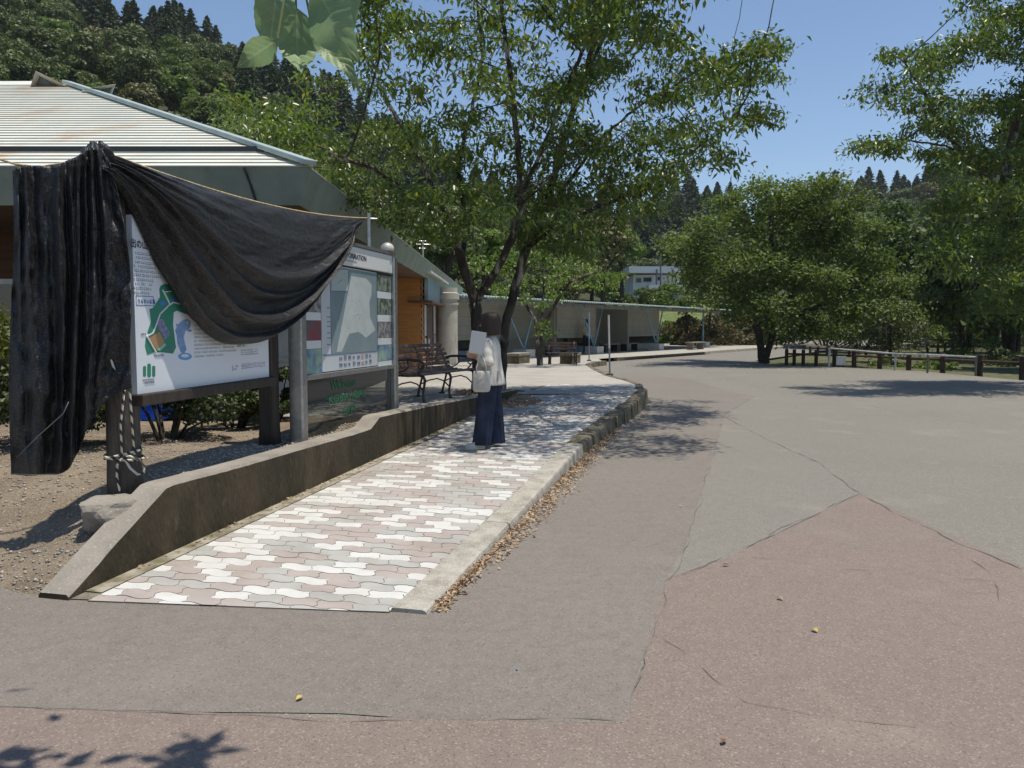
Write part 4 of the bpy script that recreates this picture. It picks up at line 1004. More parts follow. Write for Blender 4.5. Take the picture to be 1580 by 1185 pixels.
m_hw = M('white_render', (.66, .68, .68), (.58, .6, .6), .6, rough=.8)
def hpx(px): return (px - CX) / F_PX * 96
mb = MB(); x0, x1 = hpx(976), hpx(1046); zt0 = W(1020, 424, 96).z
mb.box(((x0 + x1) / 2, hy + 3.5, (zb + zt0) / 2 - 1), (x1 - x0, 7, zt0 - zb + 2)); mb.build('wall', m_hw, ho, local=LH)
mb = MB(); zr1 = W(1020, 417, 96).z; mb.box((hpx(1008), hy + 3, zr1), (hpx(1052) - hpx(970), 8.4, .75)); mb.build('roof', M('white_roof', (.66, .67, .68), rough=.5), ho, local=LH)
mb = MB(); mb.box((hpx(1030), hy - .9, W(0, 444, 96).z), (hpx(1068) - hpx(1000), 1.8, .5)); mb.build('balcony', m_hw, ho, local=LH)
for a, b, c, d_ in ((980, 988, 429, 436), (991, 1004, 428, 435), (1012, 1018, 427, 433), (1036, 1050, 447, 455), (1000, 1012, 452, 459)):
    za, zb_ = W(0, d_, 96).z, W(0, c, 96).z; mb = MB(); mb.box(((hpx(a) + hpx(b)) / 2, hy - .03, (za + zb_) / 2), (hpx(b) - hpx(a), .12, zb_ - za)); fw = mb.build('window', M('grey_frame', (.2, .22, .22), rough=.5), ho, local=LH)
    mb = MB(); mb.box(((hpx(a) + hpx(b)) / 2, hy - .11, (za + zb_) / 2), (hpx(b) - hpx(a) - .16, .06, zb_ - za - .14)); mb.build('pane', m_glass, fw, local=LH)
mb = MB(); mb.beam((hpx(1024), hy - 1.7, W(0, 427, 96).z), (hpx(1030), hy - .2, W(0, 442, 96).z), .12, .12); mb.build('stair', m_dark, ho, local=LH)
for a in (1008, 1032):
    mb = MB(); mb.tube([(hpx(a), hy - 1.6, W(0, 455, 96).z - 1), (hpx(a), hy - 1.6, zr1)], .13, 6); mb.build('post', M('grey_pipe', (.15, .16, .17), rough=.6), ho, local=LH)
up_ = thing('utility_pole', 'thin grey utility pole with a cross arm in front of the white house', 'pole', (hpx(1021) * .93, 89, 0)); mb = MB()
pb = W(1021, 472, 89); pt = W(1019, 392, 89); mb.tube([(pb.x, 89, pb.z - 2), (pt.x, 89, pt.z)], [.14, .09], 8); mb.beam((pt.x - .9, 89, pt.z - 1.1), (pt.x + .9, 89, pt.z - 1.1), .1, .1)
mb.build('pole', M('pole_concrete', (.22, .22, .21), rough=.8), up_, local=Matrix.Translation(up_.location))
# far low wall / slope of grass by the shelter end: clipped hedge
# ------------------------------------------------------------------ sign boards
class Plane:
    """vertical plane through two ground points; px() finds the point of it that a photo pixel shows"""
    def __init__(s, a, b, off=0):
        a, b = Vector(a), Vector(b); s.e = (b - a).normalized(); s.n = Vector((s.e.y, -s.e.x)); s.o = a + s.n * off; s.L = (b - a).length
        s.e3 = Vector((s.e.x, s.e.y, 0)); s.n3 = Vector((s.n.x, s.n.y, 0))
    def px(s, px, py):
        d = ray(px, py); t = (s.o - CAM.xy).dot(s.n) / d.xy.dot(s.n); return CAM + d * t
    def uz(s, px, py): p = s.px(px, py); return ((p.xy - s.o).dot(s.e), p.z)
    def at(s, u, z, k=0): p = s.o + s.e * u + s.n * k; return Vector((p.x, p.y, z))
    def box(s, mb, u0, u1, z0, z1, k0, k1, mi=0):
        v = [s.at(u, z, k) for u in (u0, u1) for z in (z0, z1) for k in (k0, k1)]
        return mb.add(v, [(0, 1, 3, 2), (4, 6, 7, 5), (0, 4, 5, 1), (2, 3, 7, 6), (0, 2, 6, 4), (1, 5, 7, 3)], mi)
    def poly(s, mb, pts, k0, k1, mi=0):
        n = len(pts); v = [s.at(u, z, k1) for u, z in pts] + [s.at(u, z, k0) for u, z in pts]
        return mb.add(v, [tuple(range(n))] + [(i, (i + 1) % n, n + (i + 1) % n, n + i) for i in range(n)], mi)
def fine(parent_obj_list, root):   # parts were built in world space: move under a root at its base
    for o in parent_obj_list: o.location = o.location - root.location if o.parent == root else o.location

m_txt = M('dark_print', (.07, .07, .09), rough=.6)
m_grey = M('grey_print', (.22, .22, .25), rough=.6)
m_green = M('green_print', (.03, .20, .13), rough=.5)
def txt_rows(mb, PLn, rows, k, ch, g, gap=.35, mi=0):
    """illegibly small print: one tick per character"""
    for (u0, u1, z) in rows:
        u = u0
        while u < u1 - ch * .5:
            w_ = ch * g.uniform(.55, .85); h = ch * g.uniform(.6, 1.0)
            if g.random() > .06:
                PLn.box(mb, u, u + w_, z - h / 2, z - h / 2 + h * .28, 0, k, mi)
                PLn.box(mb, u + w_ * .1, u + w_ * g.uniform(.7, 1), z + h * .08, z + h * .34, 0, k, mi)
                PLn.box(mb, u + w_ * g.uniform(.2, .6), u + w_ * g.uniform(.6, .8), z - h * .2, z + h * .12, 0, k * .95, mi)
            u += ch * (1 + .08 * g.random())

# --- park map board ---
a1, b1 = Vector((-2.60, 5.30)), Vector((-2.27, 7.42))
MBp = Plane(a1, b1, .085)
root = thing('park_map_board', 'white park map board between two dark timber posts, half covered by black net', 'sign board', (a1.x, a1.y, .42))
LM = Matrix.Translation(root.location)
def post_timber(c, z0, z1, w, name='post'):
    mb = MB(); rings = []
    for i in range(9):
        z = lerp(z0, z1, i / 8); ww = w / 2 * (1.12 if i == 0 else 1 + .02 * math.sin(i * 2.1)); r = []
        for k in range(16):
            an = 2 * math.pi * k / 16 + .1; q = max(abs(math.cos(an)), abs(math.sin(an))); rr = ww / (q ** .8)
            r.append((c[0] + rr * math.cos(an), c[1] + rr * math.sin(an), z))
        rings.append(r)
    mb.loft(rings); o = mb.build(name, m_oldpost, root, local=LM, smooth=True); return o
m_oldpost = M('weathered_log', (.10, .085, .07), (.05, .042, .036), 4, .4, .62, .8, bump=.9, bscale=14, bdist=.012, stretch=(5, 5, .5), col3=(.20, .175, .15), scale3=10, lo3=.6, hi3=.75)
post_timber((a1.x, a1.y), .30, 2.50, .19); pr_ = post_timber((b1.x, b1.y), .33, 2.35, .17); pr_.data.materials[0] = m_dark
bu0, bz0 = MBp.uz(204, 607); bu1, _ = MBp.uz(407, 580); bu0 = MBp.uz(196, 480)[0]; bu1 = MBp.uz(406, 560)[0]; bz0 = MBp.uz(203, 608)[1]; bz1 = bz0 + 1.17; print('board', bu0, bu1, bz0, MBp.uz(406, 582)[1], MBp.uz(194, 350)[1])
mb = MB(); MBp.box(mb, bu0, bu1, bz0, bz1, .015, .055); mb.build('panel', m_board, root, local=LM)
mb = MB(); MBp.box(mb, bu0 - .01, bu1 + .06, bz0 - .08, bz0 - .002, -.08, .10); MBp.box(mb, bu0 - .01, bu1 + .06, bz1 + .002, bz1 + .08, -.08, .10); MBp.box(mb, bu1 + .002, bu1 + .05, bz0, bz1, -.03, .07)
mb.build('frame', m_dark, root, local=LM, bevel=.008)
def c3(x, y): return MBp.uz(180 + x / 4.231, 340 + y / 4.231)
F0 = .0555
cols = {'green': m_green, 'brown': M('brown_print', (.36, .22, .11), rough=.5), 'lav': M('lavender_print', (.26, .26, .38), (.12, .14, .24), 40, rough=.5), 'blue': M('blue_print', (.05, .18, .42), rough=.5), 'teal': M('teal_print', (.22, .48, .40), rough=.5), 'fish': M('fish_blue_print', (.15, .24, .45), (.2, .32, .5), 30, rough=.5), 'ring': M('water_ring_print', (.12, .30, .55), rough=.5)}
mb = MB(); mats = []
def pp(pts, key, lay):
    m = cols[key] if key in cols else key
    if m not in mats: mats.append(m)
    MBp.poly(mb, [c3(*p) for p in pts], .02, F0 + .0012 * lay, mats.index(m))
pp([(240, 425), (275, 415), (320, 440), (420, 480), (520, 540), (540, 600), (480, 625), (400, 610), (345, 590), (325, 600), (320, 680), (340, 830), (320, 870), (235, 860), (195, 862), (150, 878), (135, 820), (140, 770), (165, 745), (150, 735), (175, 660), (165, 580), (190, 570), (235, 500), (230, 450)], 'green', 1)
def strip(pts, w, key, lay):
    for (x0, y0), (x1, y1) in zip(pts, pts[1:]):
        d = math.hypot(x1 - x0, y1 - y0); nx, ny = -(y1 - y0) / d * w, (x1 - x0) / d * w; ex, ey = (x1 - x0) / d * w * .5, (y1 - y0) / d * w * .5
        pp([(x0 - ex + nx, y0 - ey + ny), (x1 + ex + nx, y1 + ey + ny), (x1 + ex - nx, y1 + ey - ny), (x0 - ex - nx, y0 - ey - ny)], key, lay)
pp([(160, 768), (228, 728), (262, 792), (215, 852)], 'brown', 2); pp([(218, 650), (250, 645), (272, 690), (300, 740), (268, 780), (232, 722), (214, 690)], 'lav', 2)
pp([(228, 535), (262, 520), (272, 548), (240, 565)], 'blue', 2); pp([(300, 510), (380, 512), (385, 540), (310, 535)], 'blue', 2); pp([(215, 845), (262, 800), (272, 815), (232, 852)], 'teal', 3)
m_pathp = M('pale_print', (.6, .62, .62), rough=.5)
strip([(147, 757), (187, 735), (215, 660), (232, 612), (290, 555), (320, 535), (388, 551)], 4, m_pathp, 4); strip([(250, 455), (296, 545)], 3.5, m_pathp, 5); strip([(262, 468), (310, 462), (330, 448)], 3, m_pathp, 6); strip([(147, 760), (205, 862)], 4, m_pathp, 6)
# plain blue fish over a ring of water
pp([(355, 680), (385, 652), (415, 645), (436, 660), (438, 690), (425, 712), (402, 722), (392, 760), (398, 800), (410, 840), (392, 872), (372, 860), (352, 810), (345, 750), (336, 720)], 'fish', 1)
pp([(345, 700), (340, 672), (356, 682)], 'fish', 1); pp([(436, 712), (446, 722), (425, 730), (412, 720)], 'fish', 2)
pp([(400 + 46 * math.cos(t * .393), 888 + 24 * math.sin(t * .393)) for t in range(16)], 'ring', 0.6); pp([(400 + 26 * math.cos(t * .393), 884 + 11 * math.sin(t * .393)) for t in range(16)], m_pathp, 1.4)
pp([(418 + 8 * math.cos(t * .785), 662 + 9 * math.sin(t * .785)) for t in range(8)], m_pathp, 3)
pp([(420 + 4 * math.cos(t * .785), 662 + 5 * math.sin(t * .785)) for t in range(8)], m_black, 4)
for x0, x1, y0 in ((122, 142, 950), (150, 174, 934), (182, 203, 948)):   # emblem of three green bars
    cxm = (x0 + x1) / 2; r = (x1 - x0) / 2; pp([(cxm + r * math.cos(t * math.pi / 8) + (0 if cxm != 132 else (y - 0) * 0), y) for t, y in [(k, (y0 + r - r * math.sin(k * math.pi / 8))) for k in range(0, 9)]] + [(cxm + r * math.cos(math.pi + k * math.pi / 8), 1000 + r - r * math.sin(math.pi + k * math.pi / 8) - 0) for k in range(0, 9)], 'green', 1)
pp([(700, 800), (870, 775), (900, 785), (895, 797), (760, 812)], 'green', 1)
mb.build('map_print', mats, root, local=LM, recalc=True)
mb = MB(); gg = random.Random(4); rows = []
for k, y in enumerate([212, 238, 270, 296, 325, 353, 383, 412, 440, 470]):
    u0, z = c3(62 + (8 if k in (0, 2, 7) else 0), y); u1, _ = c3(300 - (0 if k < 6 else 60 + 15 * k / 2), y); rows.append((u0, u1, z))
txt_rows(mb, MBp, rows, F0 + .001, .021, gg)
rows = []
for k, y in enumerate([655, 684, 712, 737, 762, 787, 812, 837, 862, 888]):
    u0, z = c3(462, y); u1, _ = c3([640, 660, 690, 560, 690, 720, 735, 730, 738, 655][k], y - 14); rows.append((u0, u1, z))
txt_rows(mb, MBp, rows, F0 + .001, .018, gg)
for y in (848, 862, 876): u0, z = c3(770, y); u1, _ = c3(885, y); txt_rows(mb, MBp, [(u0, u1, z)], F0 + .001, .013, gg)
for y in (953, 972):
    for xa, xb in ((712, 750), (775, 935)): u0, z = c3(xa, y - (0 if xa < 750 else 12)); u1, _ = c3(xb, y); txt_rows(mb, MBp, [(u0, u1, z)], F0 + .001, .026, gg)
for xa, xb, y, ch in ((120, 205, 1042, .011), (133, 204, 1058, .018), (198, 262, 882, .018), (110, 146, 742, .018), (262, 322, 842, .014), (745, 800, 818, .022)):
    u0, z = c3(xa, y); u1, _ = c3(xb, y); txt_rows(mb, MBp, [(u0, u1, z)], F0 + .0035, ch, gg)
mb.build('small_print', m_grey, root, local=LM, recalc=False)
tu, tz_ = c3(38, 170); p = MBp.at(tu, tz_, F0); text_mb('出の山公園', .062, p, MBp.e3, (0, 0, 1), m_txt, 'lettering', root, lift=.001, bold=.0015)
pz = c3(85, 541); p = MBp.at(pz[0], pz[1] + .002, F0); text_mb('うるおい広場', .033, p, MBp.e3, (0, 0, 1), M('blue_ink', (.05, .08, .3), rough=.5), 'lettering', root, lift=.001, sx=1.0)
mb = MB(); (ua, za), (ub, _) = c3(80, 546), c3(190, 530); h_ = .052
for q in ((ua - .004, ub, za - .01, za - .006), (ua - .004, ub, za + h_, za + h_ + .004), (ua - .006, ua - .002, za - .01, za + h_), (ub, ub + .004, za - .01, za + h_)): MBp.box(mb, *q, .02, F0 + .001)
mb.build('print_frame', M('blue_line', (.05, .08, .3), rough=.5), root, local=LM)
for o in [x for x in bpy.data.objects if x.parent == root and x.name.startswith('lettering')]: o.location = -Vector(root.location)

# rope knot on the left post
m_rope = M('striped_rope', (.55, .52, .42), (.04, .04, .04), 60, .47, .53, .8)
def rope_mat(name, ax):
    m, nt, b = new_mat(name); N = nt.nodes; L = nt.links
    w = N.new('ShaderNodeTexWave'); w.inputs['Scale'].default_value = 9; w.bands_direction = 'DIAGONAL'; w.inputs['Distortion'].default_value = 1
    tc = N.new('ShaderNodeTexCoord'); L.new(tc.outputs['Object'], w.inputs[0]); r = N.new('ShaderNodeValToRGB'); L.new(w.outputs[0], r.inputs[0])
    r.color_ramp.elements[0].color = (.03, .03, .03, 1); r.color_ramp.elements[1].color = (.6, .56, .46, 1); r.color_ramp.elements[0].position = .35; r.color_ramp.elements[1].position = .5
    L.new(r.outputs[0], b.inputs[0]); b.inputs['Roughness'].default_value = .8; return m
m_rope = rope_mat('black_and_cream_rope', 0); m_ropey = M('straw_rope', (.55, .42, .22), (.30, .22, .12), 60, .45, .55, .8)
rp = MB(); r_ = .107
def on_post(az, z, rr=1.0): return (a1.x + r_ * rr * 1.12 * math.cos(az), a1.y + r_ * rr * 1.12 * math.sin(az), z)
for tilt, zc in ((.03, .655), (-.015, .635)):
    rp.tube([on_post(k * .35, zc + tilt * math.cos(k * .35)) for k in range(19)], .009, 6)
kc = Vector(on_post(-1.2, .64)); kx = Vector((1, -.1, 0)).normalized()
rp.tube([kc + kx * x + Vector((0, -.02, z)) for x, z in ((0, 0), (.03, -.01), (.06, -.06), (.11, -.10), (.15, -.09), (.16, -.05), (.12, .0), (.06, .02), (.01, .01))], .008, 6)
rp.tube([kc + kx * x + Vector((0, -.02, z)) for x, z in ((0, 0), (-.03, -.04), (-.035, -.12), (-.02, -.2), (-.04, -.27), (-.06, -.31))], .008, 6)
rp.tube([W(192, 600, 5.12), W(186, 655, 5.14), kc + Vector((0, -.01, .01))], .007, 6)
rp.tube([W(160, 520, 5.08), W(178, 575, 5.1), W(200, 602, 5.16), on_post(-.6, .66)], .008, 6)
kn = rp.build('rope', m_rope, None, smooth=True); tag(kn, 'black and cream striped rope tied with a loop round the timber post', 'rope')

# --- info sign ---
a2, b2 = Vector((-2.02, 7.62)), Vector((-1.52, 9.92))
SI = Plane(a2, b2); root2 = thing('information_sign', 'steel-framed town map sign with white header and dark glass lower panel', 'sign board', (a2.x, a2.y, .40)); LI = Matrix.Translation(root2.location)
def c4(x, y): return SI.uz(400 + x / 3.483, 340 + y / 3.485)
def sib(u0, u1, z0, z1, k0, k1, m, name, bevel=0, par=None): mb = MB(); SI.box(mb, u0, u1, z0, z1, k0, k1); return mb.build(name, m, par or root2, local=LI, bevel=bevel)
SL_ = SI.L
sib(-.12, .0, .35, 2.36, -.07, .07, m_steel, 'post', .015); sib(SL_, SL_ + .12, .35, 2.36, -.07, .07, m_steel, 'post', .015)
sib(.0, SL_, 1.0, 2.15, -.05, .02, m_dark, 'backing')
sib(.0, SL_, 2.16, 2.38, -.06, .045, M('white_header', (.62, .62, .60), rough=.5), 'header', .01); sib(-.1, SL_ + .1, 2.385, 2.42, -.08, .06, m_steel, 'top_rail'); sib(0.002, SL_ - .002, .99, 1.04, -.06, .06, m_steel, 'lower_rail', .006)
sea_shade = M('map_sea_shade', (.19, .25, .27), (.22, .28, .30), 3, rough=.25); lit_land = M('lit_map_land', (.50, .53, .52), (.44, .48, .47), 5, rough=.25)  # sea tone also paints the shaded left part of the map
(uL, _), (uR, _) = c4(372, 500), c4(618, 500)
zT, zB = 2.13, 1.225
sib(uL - .22, uR + .02, 1.05, 2.14, .0201, .028, M('map_sheet', (.50, .53, .55), rough=.3), 'map_sheet')
mb = MB(); SI.box(mb, uL, uR, zB, zT, .02, .0295); mb.build('map_print', sea_shade, root2, local=LI)
mb = MB(); mts = [lit_land, M('map_inset', (.40, .46, .44), rough=.3), m_grey, M('map_line', (.12, .18, .24), rough=.4)]
SI.poly(mb, [c4(*p) for p in [(482, 300), (560, 312), (590, 345), (590, 400), (578, 440), (582, 520), (612, 590), (560, 632), (520, 600), (470, 610), (440, 680), (430, 705), (402, 708)]], .02, .0305, 0)  # pale land; its straight left side is a painted shadow edge
SI.poly(mb, [c4(*p) for p in [(374, 262), (462, 268), (462, 380), (374, 378)]], .02, .0305, 1)
SI.poly(mb, [c4(*p) for p in [(374, 378), (464, 380), (464, 385), (374, 383)]], .02, .031, 3)
gg = random.Random(9)
for k in range(60):
    x = gg.gauss(500, 45); y = gg.gauss(530, 90)
    if 410 < x < 600 and 320 < y < 640: u, z = c4(x, y); s_ = gg.uniform(.004, .012); SI.box(mb, u - s_, u + s_, z - .003, z + .003, .02, .0316, 2)
for k in range(8):
    x = gg.uniform(390, 450); y = gg.uniform(280, 360); u, z = c4(x, y); SI.box(mb, u - .01, u + .01, z - .004, z + .004, .02, .0316, 2)
for y in (470, 520, 545, 570, 605, 632, 668):
    u, z = c4(362, y); SI.box(mb, u - .05, u + .04, z - .006, z + .004, .02, .0316, 2)
SI.box(mb, uL - .012, uL, zB, zT, .02, .031, 3); SI.box(mb, uL - .2, uR, zB - .012, zB, .02, .031, 3); SI.box(mb, uR, uR + .01, zB, zT, .02, .031, 3)
mb.build('map_print', mts, root2, local=LI)
# advert strip under the map
mb = MB(); am = [M('ad_navy', (.06, .08, .16), (.3, .32, .38), 50, rough=.4), M('ad_red', (.45, .18, .16), (.5, .48, .45), 60, rough=.4), m_grey]
for i in range(8):
    u0 = lerp(uL + .18, uR - .12, i / 8); w_ = (uR - uL - .3) / 8 * .75
    for zz, hh in ((1.155, .05), (1.085, .05)):
        k = gg.choice([0, 0, 2, 1, 2]); w2 = w_ * gg.uniform(.5, 1); SI.box(mb, u0, u0 + w2, zz, zz + hh * gg.uniform(.6, 1), .02, .0316, k)
mb.build('advert_print', am, root2, local=LI)
# photo columns
m_ph = [M('photo_dark_green', (.05, .08, .05), (.25, .28, .24), 14, rough=.3), M('photo_red_roof', (.26, .04, .05), (.1, .1, .12), 3, rough=.3), M('photo_grey', (.12, .12, .13), (.35, .33, .31), 16, rough=.3), M('photo_blue', (.06, .14, .32), (.3, .42, .3), 5, rough=.3), M('caption_white', (.58, .6, .6), rough=.4)]
wl = (0.02, uL - .235); wr = (uR + .035, SL_ - .01)
for (u0, u1) in (wl, wr):
    mb = MB()
    left = u0 < .5
    zz = 2.12
    for k in range(4):
        h1 = .19 if not (left and k == 3) else .24; pm = [0, 2, 1, 3][k] if left else [0, 0, 2, 3][k]
        SI.box(mb, u0, u1, zz - h1, zz, .02, .029, pm); zz -= h1 + .004
        if not (left and k == 3): SI.box(mb, u0, u1, zz - .08, zz, .02, .0285, 4); zz -= .084
    SI.box(mb, u0, u1, 1.05, zz + .002, .02, .028, 4)
    mb.build('photo_column', m_ph, root2, local=LI)
m_tglass, nt, bb = new_mat('smoked_glass'); bb.inputs['Base Color'].default_value = (.02, .022, .022, 1); bb.inputs['Roughness'].default_value = .06; bb.inputs['Specular IOR Level'].default_value = .7
tp = nt.nodes.new('ShaderNodeBsdfTransparent'); tp.inputs[0].default_value = (.75, .78, .76, 1); mx = nt.nodes.new('ShaderNodeMixShader'); mx.inputs[0].default_value = .35; nt.links.new(bb.outputs[0], mx.inputs[1]); nt.links.new(tp.outputs[0], mx.inputs[2]); nt.links.new(mx.outputs[0], nt.nodes['Material Output'].inputs[0])
mb = MB(); SI.poly(mb, [(.0, .40), (SL_, .40), (SL_, .985), (0, .985)], .0, .012); gl = mb.build('glass_panel', m_tglass, root2, local=LI)
m_gr = M('green_lettering', (.015, .13, .055), rough=.35)
for tx, sz, x, y, sx in (('Welcome', .13, 448, 898, 1.25), ('KOBAYASHI', .13, 468, 966, 1.35), ('CITY', .13, 482, 1036, 1.4)):
    u, z = c4(x, y); t_ = text_mb(tx, sz, SI.at(u, z, .012), SI.e3, (0, 0, 1), m_gr, 'lettering', root2, lift=.003, align='CENTER', sx=sx, bold=.003, ext=.002); t_.location = -Vector(root2.location)
u, z = c4(556, 206); t_ = text_mb('INFORMATION', .078, SI.at(u, 2.245, .045), SI.e3, (0, 0, 1), m_txt, 'lettering', root2, lift=.002, align='RIGHT', sx=1.2, bold=.002); t_.location = -Vector(root2.location)
mb = MB(); txt_rows(mb, SI, [(u - .8, u - .25, 2.215)], .0475, .022, gg); mb.build('small_print', m_grey, root2, local=LI, recalc=False)
# dome lamp on top
bm = bmesh.new(); bmesh.ops.create_uvsphere(bm, u_segments=24, v_segments=12, radius=.085)
for v in bm.verts: v.co.z = max(v.co.z, -.03) * .9
me = bpy.data.meshes.new('dome_lamp'); bm.to_mesh(me); bm.free(); me.materials.append(M('pearl_dome', (.55, .52, .47), rough=.25)); me.polygons.foreach_set('use_smooth', [True] * len(me.polygons))
dl = bpy.data.objects.new('dome_lamp', me); COL.objects.link(dl); dl.parent = root2; q = SI.at(SL_ - .05, 2.46, 0); dl.location = q - root2.location
# pole carrying the rope
pe = W(569, 337, 9.35); pol = MB(); pol.tube([(pe.x, pe.y, 2.42), (pe.x, pe.y, pe.z + .06)], .02, 8); pol.tube([(pe.x - .09, pe.y - .03, pe.z), (pe.x + .09, pe.y + .03, pe.z)], .009, 6); pol.build('rope_pole', m_steel, root2, local=LI)

# ------------------------------------------------------------------ black shade net
m_net, nt, bb = new_mat('black_shade_net'); N = nt.nodes; L = nt.links
tc = N.new('ShaderNodeTexCoord'); n1 = N.new('ShaderNodeTexNoise'); n1.inputs['Scale'].default_value = 130; n1.inputs['Detail'].default_value = 3; L.new(tc.outputs['Object'], n1.inputs[0])
mr = N.new('ShaderNodeMapRange'); mr.inputs[1].default_value = .54; mr.inputs[2].default_value = .72; L.new(n1.outputs[0], mr.inputs[0])
mc = N.new('ShaderNodeMix'); mc.data_type = 'RGBA'; mc.inputs[6].default_value = (.006, .006, .007, 1); mc.inputs[7].default_value = (.11, .11, .115, 1); L.new(mr.outputs[0], mc.inputs[0]); L.new(mc.outputs[2], bb.inputs[0])  # grey speckles in the colour stand for glints on the fibres
bb.inputs['Roughness'].default_value = .36; bb.inputs['Specular IOR Level'].default_value = .42; bb.inputs['Sheen Weight'].default_value = .03; bb.inputs['Sheen Roughness'].default_value = .5
bp_ = N.new('ShaderNodeBump'); bp_.inputs['Strength'].default_value = .6; bp_.inputs['Distance'].default_value = .006; n2 = N.new('ShaderNodeTexNoise'); n2.inputs['Scale'].default_value = 150; n2.inputs['Detail'].default_value = 4; L.new(tc.outputs['Object'], n2.inputs[0]); n3 = N.new('ShaderNodeTexNoise'); n3.inputs['Scale'].default_value = 9; n3.inputs['Detail'].default_value = 5; n3.inputs['Distortion'].default_value = 1.2; L.new(tc.outputs['Object'], n3.inputs[0]); ad = N.new('ShaderNodeMath'); ad.operation = 'MULTIPLY_ADD'; L.new(n3.outputs[0], ad.inputs[0]); ad.inputs[1].default_value = 4.5; L.new(n2.outputs[0], ad.inputs[2]); L.new(ad.outputs[0], bp_.inputs['Height']); L.new(bp_.outputs[0], bb.inputs['Normal'])
tp = N.new('ShaderNodeBsdfTransparent'); mx = N.new('ShaderNodeMixShader'); mx.inputs[0].default_value = .10; L.new(bb.outputs[0], mx.inputs[1]); L.new(tp.outputs[0], mx.inputs[2]); L.new(mx.outputs[0], N['Material Output'].inputs[0])
K0 = W(152, 232, 5.22); K1 = W(566, 337, 9.33)
NP = Plane((K0.x + .02, K0.y), (K1.x + .02, K1.y), .16)
def rope_pt(u): p = K0.lerp(K1, u); p.z -= .42 * u * (1 - u) * 1.0; return p
bot = [(0, 160, 262), (.06, 172, 275), (.14, 192, 312), (.24, 222, 372), (.34, 258, 440), (.44, 298, 498), (.53, 338, 528), (.60, 376, 531), (.67, 412, 524), (.74, 446, 500), (.81, 480, 462), (.88, 510, 420), (.94, 532, 384), (1, 549, 346)]
def cat(x, pts):
    for i in range(len(pts) - 1):
        if x <= pts[i + 1][0] + 1e-9:
            p0 = pts[max(i - 1, 0)]; p1, p2 = pts[i], pts[i + 1]; p3 = pts[min(i + 2, len(pts) - 1)]; t = (x - p1[0]) / (p2[0] - p1[0]); o = []
            for k in range(1, len(p1)):
                m1 = (p2[k] - p0[k]) / (p2[0] - p0[0]) * (p2[0] - p1[0]); m2 = (p3[k] - p1[k]) / (p3[0] - p1[0]) * (p2[0] - p1[0])
                o.append((2 * t ** 3 - 3 * t * t + 1) * p1[k] + (t ** 3 - 2 * t * t + t) * m1 + (-2 * t ** 3 + 3 * t * t) * p2[k] + (t ** 3 - t * t) * m2)
            return o
    return list(pts[-1][1:])
U_, V_ = 150, 110; vs = []
net = thing('shade_net', 'black shade net slung over a rope and bunched over the timber post, hanging in folds', 'netting', (K0.x, K0.y, K0.z)); LN = Matrix.Translation(K0)
for i in range(U_ + 1):
    u = i / U_; T = rope_pt(u); bx, by = cat(u, bot); Bt = NP.px(bx, by)
    for j in range(V_ + 1):
        v = j / V_; p = T.lerp(Bt, v)
        env = math.sin(math.pi * min(1, u * 1.02)) ** .55 if 0 < u < 1 else 0
        ph = v + .035 * math.sin(u * 5 + v * 3) + .02 * mnoise.noise(Vector((u * 4, v * 6, 1)))
        f = 0
        for c_, a_, w_ in ((.20, .03, .10), (.46, .10, .06), (.62, .07, .04), (.79, .13, .05), (.93, .07, .03)):
            wv = w_ * (.45 + .75 * u if u < .7 else 1.0); qq = (ph - c_ - (.12 * (1 - u) if c_ < .5 else 0)) / wv; f += a_ * math.exp(-(qq * (1.9 if qq < 0 else .8)) ** 2)
        f *= env
        fine_ = .018 * math.sin(v * 46 + u * 6) * math.exp(-u * 5) + .006 * mnoise.noise(Vector((u * 9, v * 14, 4))) + .008 * mnoise.noise(Vector((u * 26, v * 34, 2))) + .014 * mnoise.noise(Vector((u * 12 + v * 9, v * 5, 6)))
        belly = .24 * env * math.sin(math.pi * min(1, v ** .6 * .92))
        q = p + NP.n3 * (f + belly * .6 + fine_ * (1 if 0 < i < U_ else 0))
        q.z -= .6 * f * .25
        if j > V_ - 6: q = q - NP.n3 * (.03 * env * ((j - V_ + 6) / 6) ** 2)
        vs.append(q)
mb = MB(); n = V_ + 1; mb.add(vs, [(i * n + j, i * n + j + 1, (i + 1) * n + j + 1, (i + 1) * n + j) for i in range(U_) for j in range(V_)])
sw = mb.build('draped_sheet', m_net, net, local=LN, smooth=True, recalc=False); md = sw.modifiers.new('s', 'SOLIDIFY'); md.thickness = .004
